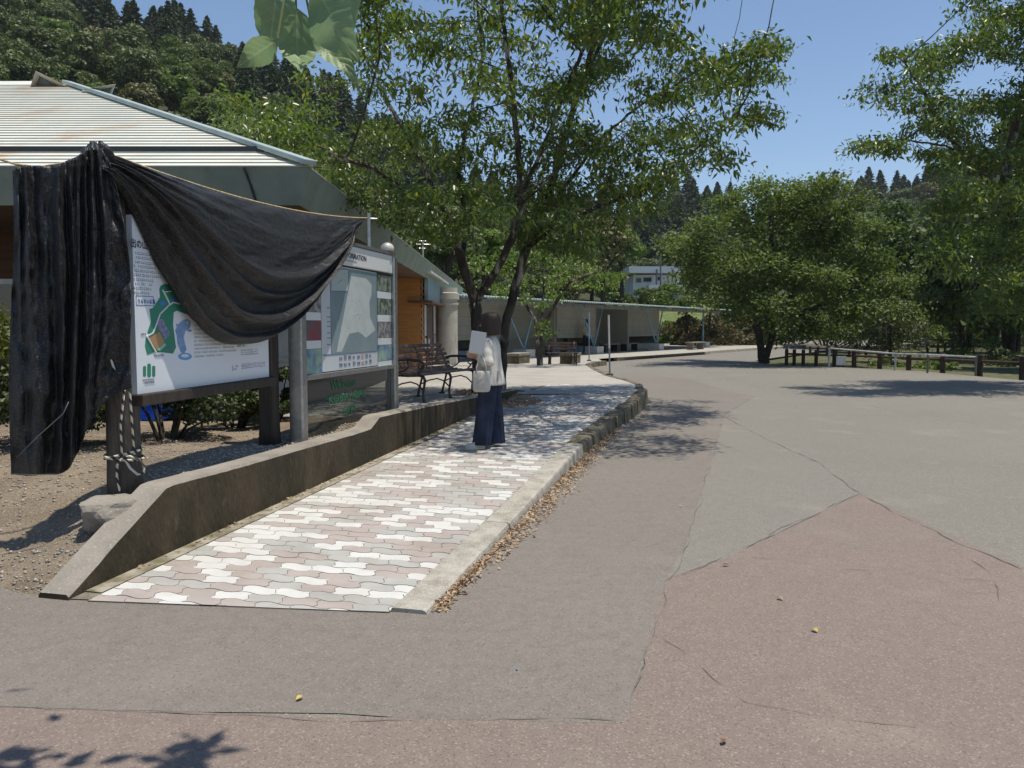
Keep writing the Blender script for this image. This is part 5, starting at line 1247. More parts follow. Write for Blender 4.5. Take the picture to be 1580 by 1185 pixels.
# hanging part, left of the post
topc = [(0, 19, 262), (.10, 32, 256), (.18, 42, 255), (.34, 82, 256), (.46, 106, 247), (.58, 122, 240), (.70, 134, 230), (.82, 146, 228), (.92, 158, 232), (1, 168, 250)]
botc = [(0, 15, 732), (.12, 40, 734), (.25, 66, 733), (.37, 90, 732), (.50, 106, 724), (.62, 119, 700), (.74, 134, 662), (.84, 152, 630), (.93, 178, 608), (1, 203, 598)]
U_, V_ = 170, 120; vs = []
for i in range(U_ + 1):
    u = i / U_; tx, ty = cat(u, topc); bx, by = cat(u, botc)
    for j in range(V_ + 1):
        v = j / V_; py = lerp(ty, by, v); k = v ** .8 if u > .6 else v
        px = lerp(tx, bx, k) + (13 * math.sin(math.pi * min(1, v * 1.15)) * max(0, (u - .72) / .28) if u > .72 else 0) + 3 * math.sin(v * 7 + u * 9) * (1 - u)
        Y = 5.06 + .02 * u
        w_ = u + .018 * math.sin(v * 5 + 2) + .03 * v * mnoise.noise(Vector((u * 3, v * 2, 5)))
        fold = 0
        for c_, a_, s_ in ((.06, .05, .035), (.17, .075, .04), (.29, .05, .04), (.40, .09, .035), (.50, .06, .028), (.59, .09, .03), (.69, .07, .026), (.78, .08, .028), (.88, .06, .03)):
            c2 = c_ + .05 * math.sin(c_ * 40) * v; fold += a_ * math.exp(-((w_ - c2) / (s_ * (1 + .5 * v))) ** 2)
        fold *= (.5 + .6 * math.sin(math.pi * min(.95, .15 + v * .8)))
        fold += .045 * mnoise.noise(Vector((u * 7, v * 5, 8))) + .02 * mnoise.noise(Vector((u * 14 - v * 5, v * 9, 2))) + .014 * mnoise.noise(Vector((u * 22, v * 22, 3))) + .02 * math.sin((u * 2 + v) * 11) * v * (1 - u)
        vs.append(W(px, py, Y - fold))
mb = MB(); n = V_ + 1; mb.add(vs, [(i * n + j, i * n + j + 1, (i + 1) * n + j + 1, (i + 1) * n + j) for i in range(U_) for j in range(V_)])
hs = mb.build('hanging_sheet', m_net, net, local=LN, smooth=True, recalc=False); md = hs.modifiers.new('s', 'SOLIDIFY'); md.thickness = .004
bm = bmesh.new(); bmesh.ops.create_icosphere(bm, subdivisions=5, radius=1)
for v in bm.verts:
    c = v.co.copy(); d = 1 + .16 * math.sin(math.atan2(c.y, c.x) * 5 + c.z * 5) + .10 * mnoise.noise(c * 3) + .04 * mnoise.noise(c * 9)
    v.co = Vector((c.x * .085, c.y * .10, c.z * .10)) * d + Vector((0, 0, .01 * c.x))
me = bpy.data.meshes.new('bunched_knot'); bm.to_mesh(me); bm.free(); me.materials.append(m_net); me.polygons.foreach_set('use_smooth', [True] * len(me.polygons))
kk_ = bpy.data.objects.new('bunched_knot', me); COL.objects.link(kk_); kk_.parent = net; kk_.location = (W(152, 246, 5.16) - K0)
# thin pale hem cord on the hanging part
hc = MB(); hc.tube([W(x, y, 4.925) for x, y in ((26, 706), (60, 672), (98, 638), (106, 620))], .003, 5); hc.build('hem_cord', M('faded_cord', (.14, .135, .13), rough=.7), net, local=LN, smooth=True)
hc = MB(); hc.tube([W(x, y, 4.925) for x, y in ((18, 731.5), (52, 732.5), (84, 732))], .003, 5)
hc.build('hem_cord', M('pale_cord', (.10, .10, .10), rough=.7), net, local=LN, smooth=True)
rr = MB(); rr.tube([rope_pt(k / 40) + Vector((0, 0, .004)) for k in range(41)], .009, 6); rr.tube([W(-60, 232, 5.1), W(0, 246, 5.1), W(26, 254, 5.1), W(60, 258, 5.12), W(110, 250, 5.15), K0 + Vector((0, 0, -.03))], .008, 6)
ro_ = rr.build('rope', m_ropey, None, smooth=True); tag(ro_, 'straw-coloured rope stretched from the post top to the pole on the sign', 'rope')
# the pole that carries the rope left of the picture
lp = MB(); q = W(-60, 232, 5.1); lp.tube([(q.x, q.y, -.1), (q.x, q.y, q.z + .05)], .03, 8); o_ = lp.build('rope_post', m_steel, None); tag(o_, 'slim steel post holding the left end of the rope just outside the photo', 'post')
# ------------------------------------------------------------------ garden bench
m_iron = M('dark_brown_iron', (.045, .03, .024), rough=.45)
m_slat = M('worn_brown_slat', (.085, .05, .038), (.14, .10, .085), 5, .45, .65, .5, stretch=(3, 3, 3))
bn0 = G(607, 622, .39).xy + Vector((.0, .15)); bn1 = bn0 + Vector((.66, 1.66)); be = (bn1 - bn0).normalized(); bf = Vector((be.y, -be.x)); BL = (bn1 - bn0).length; bz = .385
bench = thing('garden_bench', 'dark slatted garden bench with curled iron arms behind the retaining wall', 'bench', (bn0.x, bn0.y, bz))
bench.rotation_euler = (0, 0, math.atan2(be.y, be.x))       # local x along the bench, local -y to the front
def slat(y, z, ang, w_, th, name):
    mb = MB(); mb.box((BL / 2, 0, 0), (BL + .06, w_, th)); o = mb.build(name, m_slat, bench, bevel=.005); o.location = (0, y, z); o.rotation_euler = (ang, 0, 0); return o
mbs = MB()
for k in range(6): # back slats following a gentle S
    t = k / 5; y = -.02 + .16 * t - .03 * math.sin(t * math.pi); z = .46 + .36 * t; m4 = Matrix.Rotation(R(70), 3, 'X'); mbs.box((BL / 2, y, z), (BL + .06, .052, .022), mat=m4)
bk = mbs.build('backrest', m_slat, bench, bevel=.004)
mbs = MB()
for k in range(6): t = k / 5; mbs.box((BL / 2, -.06 - .40 * t, .42 + .012 * math.cos(t * 5)), (BL + .06, .06, .026), mat=Matrix.Rotation(R(-4 + 14 * (t > .9)), 3, 'X'))
mbs.build('seat', m_slat, bench, bevel=.004)
for x in (.03, BL / 2, BL - .03):
    mb = MB(); side = abs(x - BL / 2) > .1
    mb.tube([(x, .10, 0), (x, .075, .12), (x, .03, .28), (x, .0, .40), (x, .03, .52), (x, .10, .68), (x, .15, .83)], [.024, .018, .018, .02, .017, .016, .016], 8)     # rear leg + back upright
    mb.tube([(x, -.50, 0), (x, -.475, .03), (x, -.455, .12), (x, -.475, .24), (x, -.49, .34), (x, -.46, .40), (x, -.38, .405), (x, -.2, .395), (x, .0, .40)], [.03, .022, .018, .019, .024, .024, .018, .016, .016], 8)
    mb.tube([(x, -.45, .20), (x, -.36, .28), (x, -.25, .31), (x, -.1, .28), (x, .03, .22)], .012, 6)
    mb.box((x, -.50, .012), (.07, .09, .024)); mb.box((x, .10, .012), (.07, .09, .024))
    mb.build('leg_frame', m_iron, bench, smooth=False, bevel=.003)
    if side:
        mb = MB(); mb.tube([(x, .07, .60), (x, -.08, .635), (x, -.25, .64), (x, -.40, .625), (x, -.47, .585), (x, -.475, .53), (x, -.43, .50), (x, -.385, .525), (x, -.39, .56)], [.016, .02, .022, .022, .02, .017, .014, .012, .008], 8)
        mb.tube([(x, -.44, .50), (x, -.40, .45), (x, -.36, .41)], .013, 7); mb.tube([(x, -.2, .62), (x, -.22, .53), (x, -.14, .47), (x, -.05, .45)], .011, 6)
        mb.build('armrest', m_iron, bench, smooth=True)

# ------------------------------------------------------------------ people
m_skin = M('skin', (.50, .32, .23), (.46, .28, .2), 20, rough=.55); m_hair = M('dark_brown_hair', (.024, .014, .008), (.055, .03, .016), 40, .4, .6, .5, stretch=(12, 12, 1.2), bump=.6, bscale=60, bdist=.004)
m_jacket = M('cream_jacket', (.62, .59, .52), (.55, .52, .46), 10, rough=.9, bump=.4, bscale=25, bdist=.012); m_trou = M('navy_trousers', (.026, .038, .075), (.015, .02, .042), 6, rough=.85, bump=.3, bscale=14, bdist=.02)
m_shoe = M('white_canvas', (.55, .55, .5), (.42, .42, .38), 30, rough=.7); m_sole = M('cream_sole', (.55, .52, .36), rough=.6); m_paper = M('white_paper', (.62, .62, .6), rough=.5); m_bag = M('offwhite_bag', (.50, .48, .43), (.44, .42, .37), 12, rough=.6, bump=.2, bscale=30)
def skin_body(name, chains, root, m, sub=2):
    """chains: lists of (x,y,z,r); equal coordinates share a vertex; first vertex is the skin root"""
    me = bpy.data.meshes.new(name); idx = {}; vs = []; rs = []; es = []
    for ch in chains:
        prev = None
        for x, y, z, r in ch:
            k = (round(x, 4), round(y, 4), round(z, 4))
            if k not in idx: idx[k] = len(vs); vs.append((x, y, z)); rs.append(r)
            if prev is not None and prev != idx[k]: es.append((prev, idx[k]))
            prev = idx[k]
    me.from_pydata(vs, es, []); o = bpy.data.objects.new(name, me); COL.objects.link(o); o.parent = root; me.materials.append(m)
    sk = o.modifiers.new('skin', 'SKIN'); sk.use_smooth_shade = True
    for i, r in enumerate(rs): me.skin_vertices[0].data[i].radius = (r, r) if not hasattr(r, '__len__') else r
    me.skin_vertices[0].data[0].use_root = True
    sb = o.modifiers.new('sub', 'SUBSURF'); sb.levels = sub; sb.render_levels = sub
    return o
def ell(cx, cy, z, rx, ry, n=28, rot=0, fn=None):
    out = []
    for k in range(n):
        a = 2 * math.pi * k / n; s = fn(a) if fn else 1; x, y = rx * s * math.cos(a), ry * s * math.sin(a); out.append((cx + x * math.cos(rot) - y * math.sin(rot), cy + x * math.sin(rot) + y * math.cos(rot), z))
    return out
def sub(o, lv=1): m = o.modifiers.new('sub', 'SUBSURF'); m.levels = lv; m.render_levels = lv; return o
# woman: local x = forward, y = her left (towards the camera), z up
pg = G(756, 692, .115)
wo = thing('person', 'woman in a cream jacket and wide navy trousers holding a white folder, seen from behind-left', 'person', (pg.x, pg.y, zp(pg.y)), math.atan2(.26, -.96))
def finger(p, d, c, L, r):   # palm point, direction, curl direction
    p, d, c = Vector(p), Vector(d).normalized(), Vector(c).normalized(); out = [(*p, r * 1.05)]; q = p
    for k, f in enumerate((.42, .32, .26)):
        d = (d + c * .55).normalized(); q = q + d * L * f; out.append((*q, r * (1 - .13 * k)))
    return out
chains = [[(0, 0, .82, .11), (0, 0, .95, .095), (.005, 0, 1.08, .11), (0, 0, 1.19, .10), (-.01, 0, 1.25, .05), (.005, 0, 1.29, .045), (.015, 0, 1.33, .05), (.02, .0, 1.37, (.075, .07)), (.015, 0, 1.44, (.085, .078)), (.01, 0, 1.49, .062)]]
for s in (1, -1):
    chains.append([(0, 0, .82, .11), (0, .085 * s, .78, .085), (.01, .09 * s, .43, .05), (.02 * s, .09 * s, .40, .05), (-.02 + .03 * s, .09 * s, .09, .034), (.0 + .03 * s, .09 * s, .05, .035), (.10 + .03 * s, .10 * s, .03, .03), (.15 + .03 * s, .10 * s, .025, .02)])
LW = (.085, .20, 1.065); RWr = (.15, .045, 1.035)
chains.append([(0, 0, 1.19, .10), (-.005, .13, 1.205, .055), (-.05, .215, .95, .04), (.02, .21, 1.01, .034), (*LW, .024)])
chains.append([(0, 0, 1.19, .10), (-.005, -.13, 1.205, .055), (.01, -.19, .955, .04), (.10, -.07, 1.0, .034), (*RWr, .024)])
def hand(wr, d, side, cu, thumb):
    wr, d, side = Vector(wr), Vector(d).normalized(), Vector(side).normalized(); pm = wr + d * .045; out = []
    out.append([(*wr, .024), (*pm, .026)])
    for k, (o_, L) in enumerate(((-.027, .065), (-.009, .075), (.009, .07), (.026, .055))):
        kn = pm + side * o_ + d * .03; ch = [(*pm, .026), (*kn, .011)]; f = finger(kn, d, cu, L, .0085); ch += f[1:]; out.append(ch)
    th = wr + d * .02 + Vector(thumb) * .028; out.append([(*wr, .024), (*th, .012), (*(th + (Vector(thumb) * .6 + d).normalized() * .03), .010), (*(th + (Vector(thumb) * .3 + d).normalized() * .055 + Vector(cu) * .01), .009)])
    return out
chains += hand(LW, (.85, -.15, .45), (0.1, .0, 1), (-.3, -1, 0), (0, .2, .9)); chains += hand(RWr, (.7, .55, .3), (0.1, 0, 1), (-.3, 1, .1), (0, -.1, .9))
body = skin_body('body', chains, wo, m_skin)
# face features fused on the head (profile hidden by the hair)
fm = MB(); fm.loft([ell(.098, 0, 1.415, .004, .006, 10), ell(.112, 0, 1.395, .012, .012, 10), ell(.106, 0, 1.385, .010, .014, 10), ell(.09, 0, 1.378, .004, .006, 10)])
fm.build('nose', m_skin, wo, smooth=True)
fm = MB(); fm.loft([ell(.088, 0, 1.352, .006, .016, 10), ell(.096, 0, 1.347, .008, .022, 10), ell(.088, 0, 1.341, .006, .014, 10)]); fm.build('mouth', M('lips', (.42, .16, .14), rough=.5), wo, smooth=True)
for s in (1, -1):
    bm = bmesh.new(); bmesh.ops.create_uvsphere(bm, u_segments=12, v_segments=8, radius=.011); me = bpy.data.meshes.new('eye'); bm.to_mesh(me); bm.free(); me.materials.append(m_black); e_ = bpy.data.objects.new('eye', me); COL.objects.link(e_); e_.parent = wo; e_.location = (.082, .032 * s, 1.415)
# bob hair: shell with an opening over the face
n = 48; rings = []
for z, rx, ry, cx_ in ((1.545, .02, .02, -.005), (1.54, .062, .058, -.006), (1.52, .095, .086, -.008), (1.485, .114, .102, -.010), (1.44, .121, .112, -.012), (1.39, .122, .119, -.014), (1.34, .119, .124, -.014), (1.305, .112, .122, -.012), (1.285, .100, .112, -.010), (1.287, .088, .098, -.010), (1.33, .085, .09, -.012)):
    def fn(a, z=z):
        s = 1 + .022 * math.sin(a * 13 + z * 30) + .014 * math.sin(a * 29 + z * 50) + .02 * math.sin(a * 5 + 1)
        if z < 1.47 and abs(math.sin(a / 2)) < .30: s *= .62 + .3 * min(1, abs(math.sin(a / 2)) / .30)      # face side recedes
        return s
    rings.append(ell(cx_, 0, z, rx, ry, n, fn=fn))
hm = MB(); hm.loft(rings, cap=True); hr = hm.build('hair', m_hair, wo, smooth=True); sub(hr)
# jacket torso
rings = []
for z, rx, ry, cx_ in ((.725, .155, .215, -.01), (.76, .150, .212, -.01), (.85, .135, .198, -.008), (.95, .122, .183, -.005), (1.05, .118, .178, 0), (1.13, .115, .18, 0), (1.185, .100, .168, -.004), (1.225, .078, .125, -.008), (1.255, .060, .072, -.008), (1.275, .055, .058, -.004), (1.278, .048, .05, -.002)):
    def fn(a, z=z): 
        k = max(0, (1.05 - z) / .33); return 1 + .045 * k * math.sin(a * 7 + 1) + .02 * math.sin(a * 4 + z * 9) + .012 * math.sin(a * 11 + z * 20) + (.22 * k if abs(math.sin(a / 2)) < .25 else 0)
    rings.append(ell(cx_, 0, z, rx, ry, 40, fn=fn))
jm = MB(); jm.loft(rings, cap=False); jk = jm.build('jacket', m_jacket, wo, smooth=True); sub(jk); md = jk.modifiers.new('s', 'SOLIDIFY'); md.thickness = .006; md.offset = 1
for sgn, el_, wr_ in ((1, (-.055, .225, .945), (.060, .205, 1.045)), (-1, (.01, -.20, .945), (.12, .0, 1.02))):
    sh_ = Vector((-.005, .135 * sgn, 1.20)); el_ = Vector(el_); wr_ = Vector(wr_); pts = []; rs = []
    for k in range(9): t = k / 8; pts.append(sh_.lerp(el_, t) + Vector((0, .012 * sgn * math.sin(math.pi * t), 0))); rs.append(.068 - .008 * t + .006 * math.sin(t * 17))
    for k in range(1, 9): t = k / 8; pts.append(el_.lerp(wr_, t)); rs.append(.062 - .016 * t + .005 * math.sin(t * 22))
    sm = MB(); sm.tube([sh_ + Vector((0, -.05 * sgn, .01))] + pts, [.05] + rs, 16, cap=False); so = sm.build('sleeve', m_jacket, wo, smooth=True); sub(so)
pk = MB(); pk.box((-.118, .09, .83), (.012, .10, .12), rz=.5); pk.box((-.126, .092, .885), (.012, .11, .03), rz=.5); pk.build('pocket', m_jacket, wo, bevel=.004)
# wide trousers: two pleated legs joined at the hips
tm = MB()
for s in (1, -1):
    rings = []
    for z, rx, ry, cx_, cy_ in ((.045, .102, .086, .01 + .055 * s, .102 * s), (.05, .104, .087, .01 + .055 * s, .102 * s), (.15, .103, .086, .01 + .048 * s, .100 * s), (.35, .102, .085, .005 + .03 * s, .096 * s), (.55, .105, .088, .01 * s, .090 * s), (.68, .106, .09, 0, .085 * s), (.78, .108, .09, 0, .085 * s), (.90, .10, .088, 0, .075 * s)):
        def fn(a, z=z, s=s): k = max(0, (.75 - z) / .7); return 1 + .085 * k * math.sin(a * 6 + s) + .04 * k * math.sin(a * 11 + 2 * s + z * 3) + .015 * math.sin(a * 3 + z * 11)
        rings.append(ell(cx_, cy_, z, rx, ry, 48, fn=fn))
    tm.loft(rings, cap=False)
tr_ = tm.build('trousers', m_trou, wo, smooth=True); sub(tr_); md = tr_.modifiers.new('s', 'SOLIDIFY'); md.thickness = .004
def shoe(cx_, cy_, rot, root, m1=None, name='shoe'):
    t = MB(); rings = []
    for x, w_, h, z0 in ((-.075, .022, .05, .02), (-.07, .034, .075, .018), (-.03, .038, .085, .018), (.03, .039, .07, .018), (.08, .043, .05, .018), (.12, .040, .04, .018), (.148, .028, .03, .018), (.155, .012, .02, .02)):
        rings.append([(x, w_ * math.cos(a), z0 + h * max(0, math.sin(a)) ** .8) for a in [math.pi * k / 10 for k in range(11)]] + [(x, w_ * .8, z0), (x, -w_ * .8, z0)][::-1])
    t.loft(rings); o = t.build(name, m1 or m_shoe, root, smooth=True); o.location = (cx_, cy_, 0); o.rotation_euler = (0, 0, rot)
    sl = MB(); out = [(x, w_) for x, w_ in ((-.078, .02), (-.06, .036), (.0, .038), (.07, .045), (.12, .043), (.15, .03), (.16, .0), (.15, -.03), (.12, -.043), (.07, -.045), (0, -.038), (-.06, -.036), (-.078, -.02))]
    sl.prism([(x, y) for x, y in out][::-1], .0, .022); sl.build('sole', m_sole, o, bevel=.004)
    lc = MB(); 
    for k in range(4): lc.tube([(.02 + .018 * k, -.018, .083 - .009 * k), (.02 + .018 * k, 0, .090 - .009 * k), (.02 + .018 * k, .018, .083 - .009 * k)], .003, 5)
    lc.build('laces', m_board, o); return o
shoe(.10, .13, .55, wo); sh2 = shoe(.06, -.10, -.05, wo, M('shaded_shoe', (.05, .05, .06), rough=.6))  # second of the white pair, its shade put into a dark colour
# folder in her hands and bag on her forearm (things of their own)
LWo = Matrix.Translation(wo.location) @ Matrix.Rotation(wo.rotation_euler.z, 4, 'Z')
fo = MB()
fo.box((0, 0, .12), (.17, .006, .25)); fo.box((.002, .008, .125), (.165, .004, .24))
fo_ = fo.build('folder', m_paper, None, bevel=.002); fo_.matrix_world = LWo @ Matrix.Translation((.085, .245, 1.085)) @ Matrix.Rotation(R(-9), 4, 'Y') @ Matrix.Rotation(R(8), 4, 'Z'); tag(fo_, 'white paper folder held upright against the chest of the standing woman', 'folder')
bg_ = thing('handbag', 'off-white handbag hanging from the forearm of the standing woman', 'bag'); bg_.matrix_world = LWo @ Matrix.Translation((.01, .285, .66)) @ Matrix.Rotation(.15, 4, 'Z')
bmb = MB(); bmb.loft([[(x * (a + .004 * math.sin(k * 2.1 + z * 30)), y * b, z) for k, (x, y) in enumerate([(math.copysign(abs(math.cos(t)) ** .6, math.cos(t)), math.copysign(abs(math.sin(t)) ** .6, math.sin(t))) for t in [2 * math.pi * k / 24 for k in range(24)]])] for z, a, b in ((0, .07, .03), (.004, .085, .045), (.03, .098, .055), (.10, .102, .055), (.17, .10, .045), (.225, .092, .028), (.235, .088, .016))]); bo_ = bmb.build('bag_body', m_bag, bg_, smooth=True); sub(bo_)
hb = MB(); hb.tube([(-.055, .03, .19), (-.052, .02, .28), (-.03, .0, .36), (0, -.035, .395), (.03, -.03, .36), (.052, .02, .28), (.055, .03, .19)], .007, 8); hb.build('bag_handle', m_bag, bg_, smooth=True)
hb = MB(); hb.tube([(-.055, -.03, .19), (-.05, -.04, .28), (-.03, -.055, .35), (0, -.05, .39), (.03, -.05, .35), (.05, -.04, .28), (.055, -.03, .19)], .007, 8); hb.build('bag_handle', m_bag, bg_, smooth=True)
hb = MB(); hb.tube([(.06, .057, .17), (.03, .064, .14), (-.02, .062, .16), (-.05, .058, .19), (.0, .062, .12), (.04, .064, .09)], .006, 6); hb.build('tassel', m_bag, bg_, smooth=True)
# small figure under the shelter
fpos = E(1.2, .9, .16); fpt = thing('person', 'distant person in a pale shirt and dark trousers standing in the shade of the shelter', 'person', tuple(fpos), 2.2)
ch = [[(0, 0, .9, .12), (0, 0, 1.1, .11), (0, 0, 1.35, .12), (0, 0, 1.45, .05), (0, 0, 1.52, .05), (.01, 0, 1.6, .085), (.01, 0, 1.68, .075)]]
for s in (1, -1): ch += [[(0, 0, .9, .12), (0, .1 * s, .85, .085), (.02, .1 * s, .47, .055), (0, .1 * s, .08, .04), (.12, .11 * s, .04, .035)], [(0, 0, 1.35, .12), (0, .17 * s, 1.36, .055), (-.02, .22 * s, 1.1, .042), (.06, .22 * s, .86, .032), (.07, .22 * s, .78, .03)]]
skin_body('body', ch, fpt, m_skin, 1)
t_ = MB(); t_.loft([ell(0, 0, z, a, b, 20) for z, a, b in ((.88, .14, .18), (1.1, .13, .175), (1.35, .125, .19), (1.43, .07, .09))], cap=False); t_.build('shirt', m_jacket, fpt, smooth=True)
for s in (1, -1):
    t_ = MB(); t_.tube([(0, .16 * s, 1.38), (-.01, .21 * s, 1.2), (-.02, .235 * s, 1.1)], [.07, .065, .062], 12, cap=False); t_.build('sleeve', m_jacket, fpt, smooth=True)
t_ = MB(); 
for s in (1, -1): t_.tube([(0, .085 * s, .93), (.02, .1 * s, .48), (0, .1 * s, .06)], [.115, .085, .07], 14, cap=False)
t_.build('trousers', m_trou, fpt, smooth=True); t_ = MB(); t_.loft([ell(0, 0, z, a, b, 16) for z, a, b in ((1.77, .03, .03), (1.75, .07, .07), (1.68, .095, .09), (1.6, .09, .09), (1.56, .08, .085))]); t_.build('hair', m_hair, fpt, smooth=True)

# ------------------------------------------------------------------ plaza furniture
def block_bench(px, py, w_, d_, h_, rz, label, group=None):
    p = G(px, py, .24); t = thing('stone_bench', label, 'bench', (p.x, p.y, tz(p.x, p.y)), rz, group)
    mb = MB(); mb.box((0, 0, h_ - .05), (w_, d_, .10)); mb.build('seat', m_slatg, t, bevel=.012); mb = MB(); mb.box((0, 0, (h_ - .1) / 2), (w_ * .94, d_ * .9, h_ - .1)); mb.build('base', m_kerbold, t, bevel=.01); return t
m_slatg = M('grey_bench_top', (.30, .27, .22), (.2, .18, .15), 6, rough=.8)
block_bench(799, 559, .55, 1.3, .38, R(-20), 'low grey block bench beside the trunk of the small plaza tree')
block_bench(880, 559, .5, 1.2, .38, R(-20), 'low dark block bench directly behind the curly-legged timber bench')
p = G(868, 561, .24); t = thing('timber_bench', 'timber bench with curly legs standing in the sun near the plaza kerb', 'bench', (p.x, p.y, tz(p.x, p.y)), R(5))
mb = MB()
for k in range(4): mb.box((0, -.18 + .12 * k, .40), (1.1, .10, .035))
mb.build('seat', m_slat, t, bevel=.005)
mb = MB()
for k in range(3): mb.box((0, .26 + .02 * k, .52 + .1 * k), (1.1, .03, .08))
mb.build('backrest', m_slat, t, bevel=.005)
for s in (-1, 1):
    mb = MB(); mb.tube([(.45 * s, -.22, 0), (.45 * s, -.15, .1), (.45 * s, -.22, .25), (.45 * s, -.2, .38), (.45 * s, .1, .38)], .03, 8); mb.tube([(.45 * s, .25, 0), (.45 * s, .2, .2), (.45 * s, .22, .4), (.45 * s, .32, .78)], .028, 8); mb.build('leg', m_iron, t, smooth=True)
for (bx, by, tx, ty, lab) in ((941, 584, 939, 486, 'thin white and blue steel pole on the plaza edge, nearest to the road kerb corner'), (909, 556, 909, 481, 'thin blue steel pole standing in front of the first shelter plinth')):
    p = G(bx, by, .2); z0 = tz(p.x - .1, p.y); p = Vector((p.x, p.y, z0)); tp_ = W(tx, ty, p.y); t = thing('thin_pole', lab, 'pole', tuple(p))
    LT = Matrix.Translation(p); mid = p.lerp(tp_, .45)
    mb = MB(); mb.tube([p, mid], .022, 8); mb.build('lower_pole', M('grey_pole', (.2, .22, .24), rough=.5), t, local=LT); mb = MB(); mb.tube([mid, tp_], .024, 8); mb.build('upper_pole', m_white if bx == 941 else m_blue, t, local=LT); mb = MB(); mb.loft([[(p.x + a, p.y + b, p.z + z) for a, b, _ in disc(r, 0, 16)] for r, z in ((.09, 0), (.09, .03), (.04, .06))]); mb.build('pole_base', m_dark, t, local=LT)
pt_ = E(10.5, -1.6, .165); t = thing('table', 'long pale low table at the front edge of the shelter walkway', 'table', tuple(pt_), math.atan2(ed.y, ed.x))
mb = MB(); mb.box((0, 0, .42), (2.2, .5, .06)); mb.build('tabletop', m_slatg, t, bevel=.01)
for s in (-1, 1): mb = MB(); mb.box((.85 * s, 0, .2), (.12, .42, .39)); mb.build('leg', m_slatg, t, bevel=.01)
for k, (l, lab) in enumerate(((-2.6, 'dark bench in the shade of the shelter nearest the small plaza tree'), (3.0, 'dark bench in the shade of the shelter beside the distant standing person'), (5.6, 'dark bench in the shade of the shelter between its two rightmost V columns'))):
    pt_ = E(l, .5, .165); t = thing('shelter_bench', lab, 'bench', tuple(pt_), math.atan2(ed.y, ed.x), 'benches in the shade of the shelter')
    mb = MB(); mb.box((0, 0, .42), (1.8, .42, .06)); mb.build('seat', m_slatg, t, bevel=.01)
    for s in (-1, 1): mb = MB(); mb.box((.7 * s, 0, .2), (.1, .36, .39)); mb.build('leg', m_dark, t, bevel=.01)

# ------------------------------------------------------------------ pale round pillar at the building corner
pc = W(432, 600, 10.9); pil = thing('pillar', 'pale weathered round pillar seen between the two sign boards', 'pillar', (pc.x, pc.y, .3)); LQ = Matrix.Translation((pc.x, pc.y, .3))
mb = MB(); mb.loft([[(x + pc.x, y + pc.y, z) for x, y, _ in disc(r, 0)] for r, z in ((.30, .25), (.30, 1.02), (.33, 1.05), (.33, 1.09), (.27, 1.12), (.26, 2.9))]); q = mb.build('shaft', m_cream, pil, local=LQ, smooth=True); md = q.modifiers.new('e', 'EDGE_SPLIT'); md.split_angle = R(35)

# ------------------------------------------------------------------ fences on the right
m_log = M('dark_log', (.075, .045, .03), (.04, .026, .02), 4, rough=.85, bump=.6, bscale=20, bdist=.01)
fr_ = [(1212, 563), (1224, 563), (1238, 564), (1258, 565), (1286, 566), (1317, 567), (1357, 569.5), (1402, 572), (1455, 575), (1513, 579), (1579, 583), (1650, 588)]
fp = []
for px, py in fr_: q = G(px, py, 0); fp.append(Vector((q.x + .12, q.y + .25, 0)))
fence = thing('log_fence', 'low dark log fence along the road edge, nearest of the log fences', 'fence', tuple(fp[0])); LF = Matrix.Translation(fp[0])
for i, q in enumerate(fp):
    h_ = .64 if i > 3 else .62; r_ = .085 if i > 4 else .07; mb = MB(); mb.tube([(q.x, q.y, -.3), (q.x, q.y, h_ - .02), (q.x, q.y, h_)], [r_, r_, r_ * .8], 12); mb.build('post', m_log, fence, local=LF)
for a, b in zip(fp, fp[1:]):
    mb = MB(); dlt = (b - a).normalized(); mb.tube([a + dlt * .06 + Vector((0, 0, .43)), b - dlt * .06 + Vector((0, 0, .43))], .042, 8); mb.build('rail', m_log, fence, local=LF)
# far fence
def px_fence(pts, name, label, h_, r_, base, rails, grp=None, m=m_log):
    P = [G(px, py, base) for px, py in pts]; t = thing(name, label, 'fence', tuple(P[0]), group=grp); Lx = Matrix.Translation(P[0])
    for q in P: mb = MB(); mb.tube([q - Vector((0, 0, .2)), q + Vector((0, 0, h_))], r_, 8); mb.build('post', m, t, local=Lx)
    for z in rails:
        mb = MB()
        for a, b in zip(P, P[1:]): mb.tube([a + Vector((0, 0, z)), b + Vector((0, 0, z))], r_ * .6, 6)
        mb.build('rail', m, t, local=Lx)
    return t
px_fence([(1388, 536), (1413, 538), (1431, 544), (1447, 545), (1458, 545), (1471, 545), (1486, 544), (1531, 541), (1541, 541), (1553, 541), (1563, 542), (1573, 543), (1600, 545)], 'log_fence', 'brown log fence farther off beyond the lawn on the right', .70, .085, -.10, (.82, .45))
px_fence([(1250, 548), (1262, 548), (1276, 549), (1290, 550), (1310, 551), (1336, 552), (1362, 553)], 'log_fence', 'short brown log fence just behind the trunks of the road-island tree', .5, .08, -.10, (.42,))
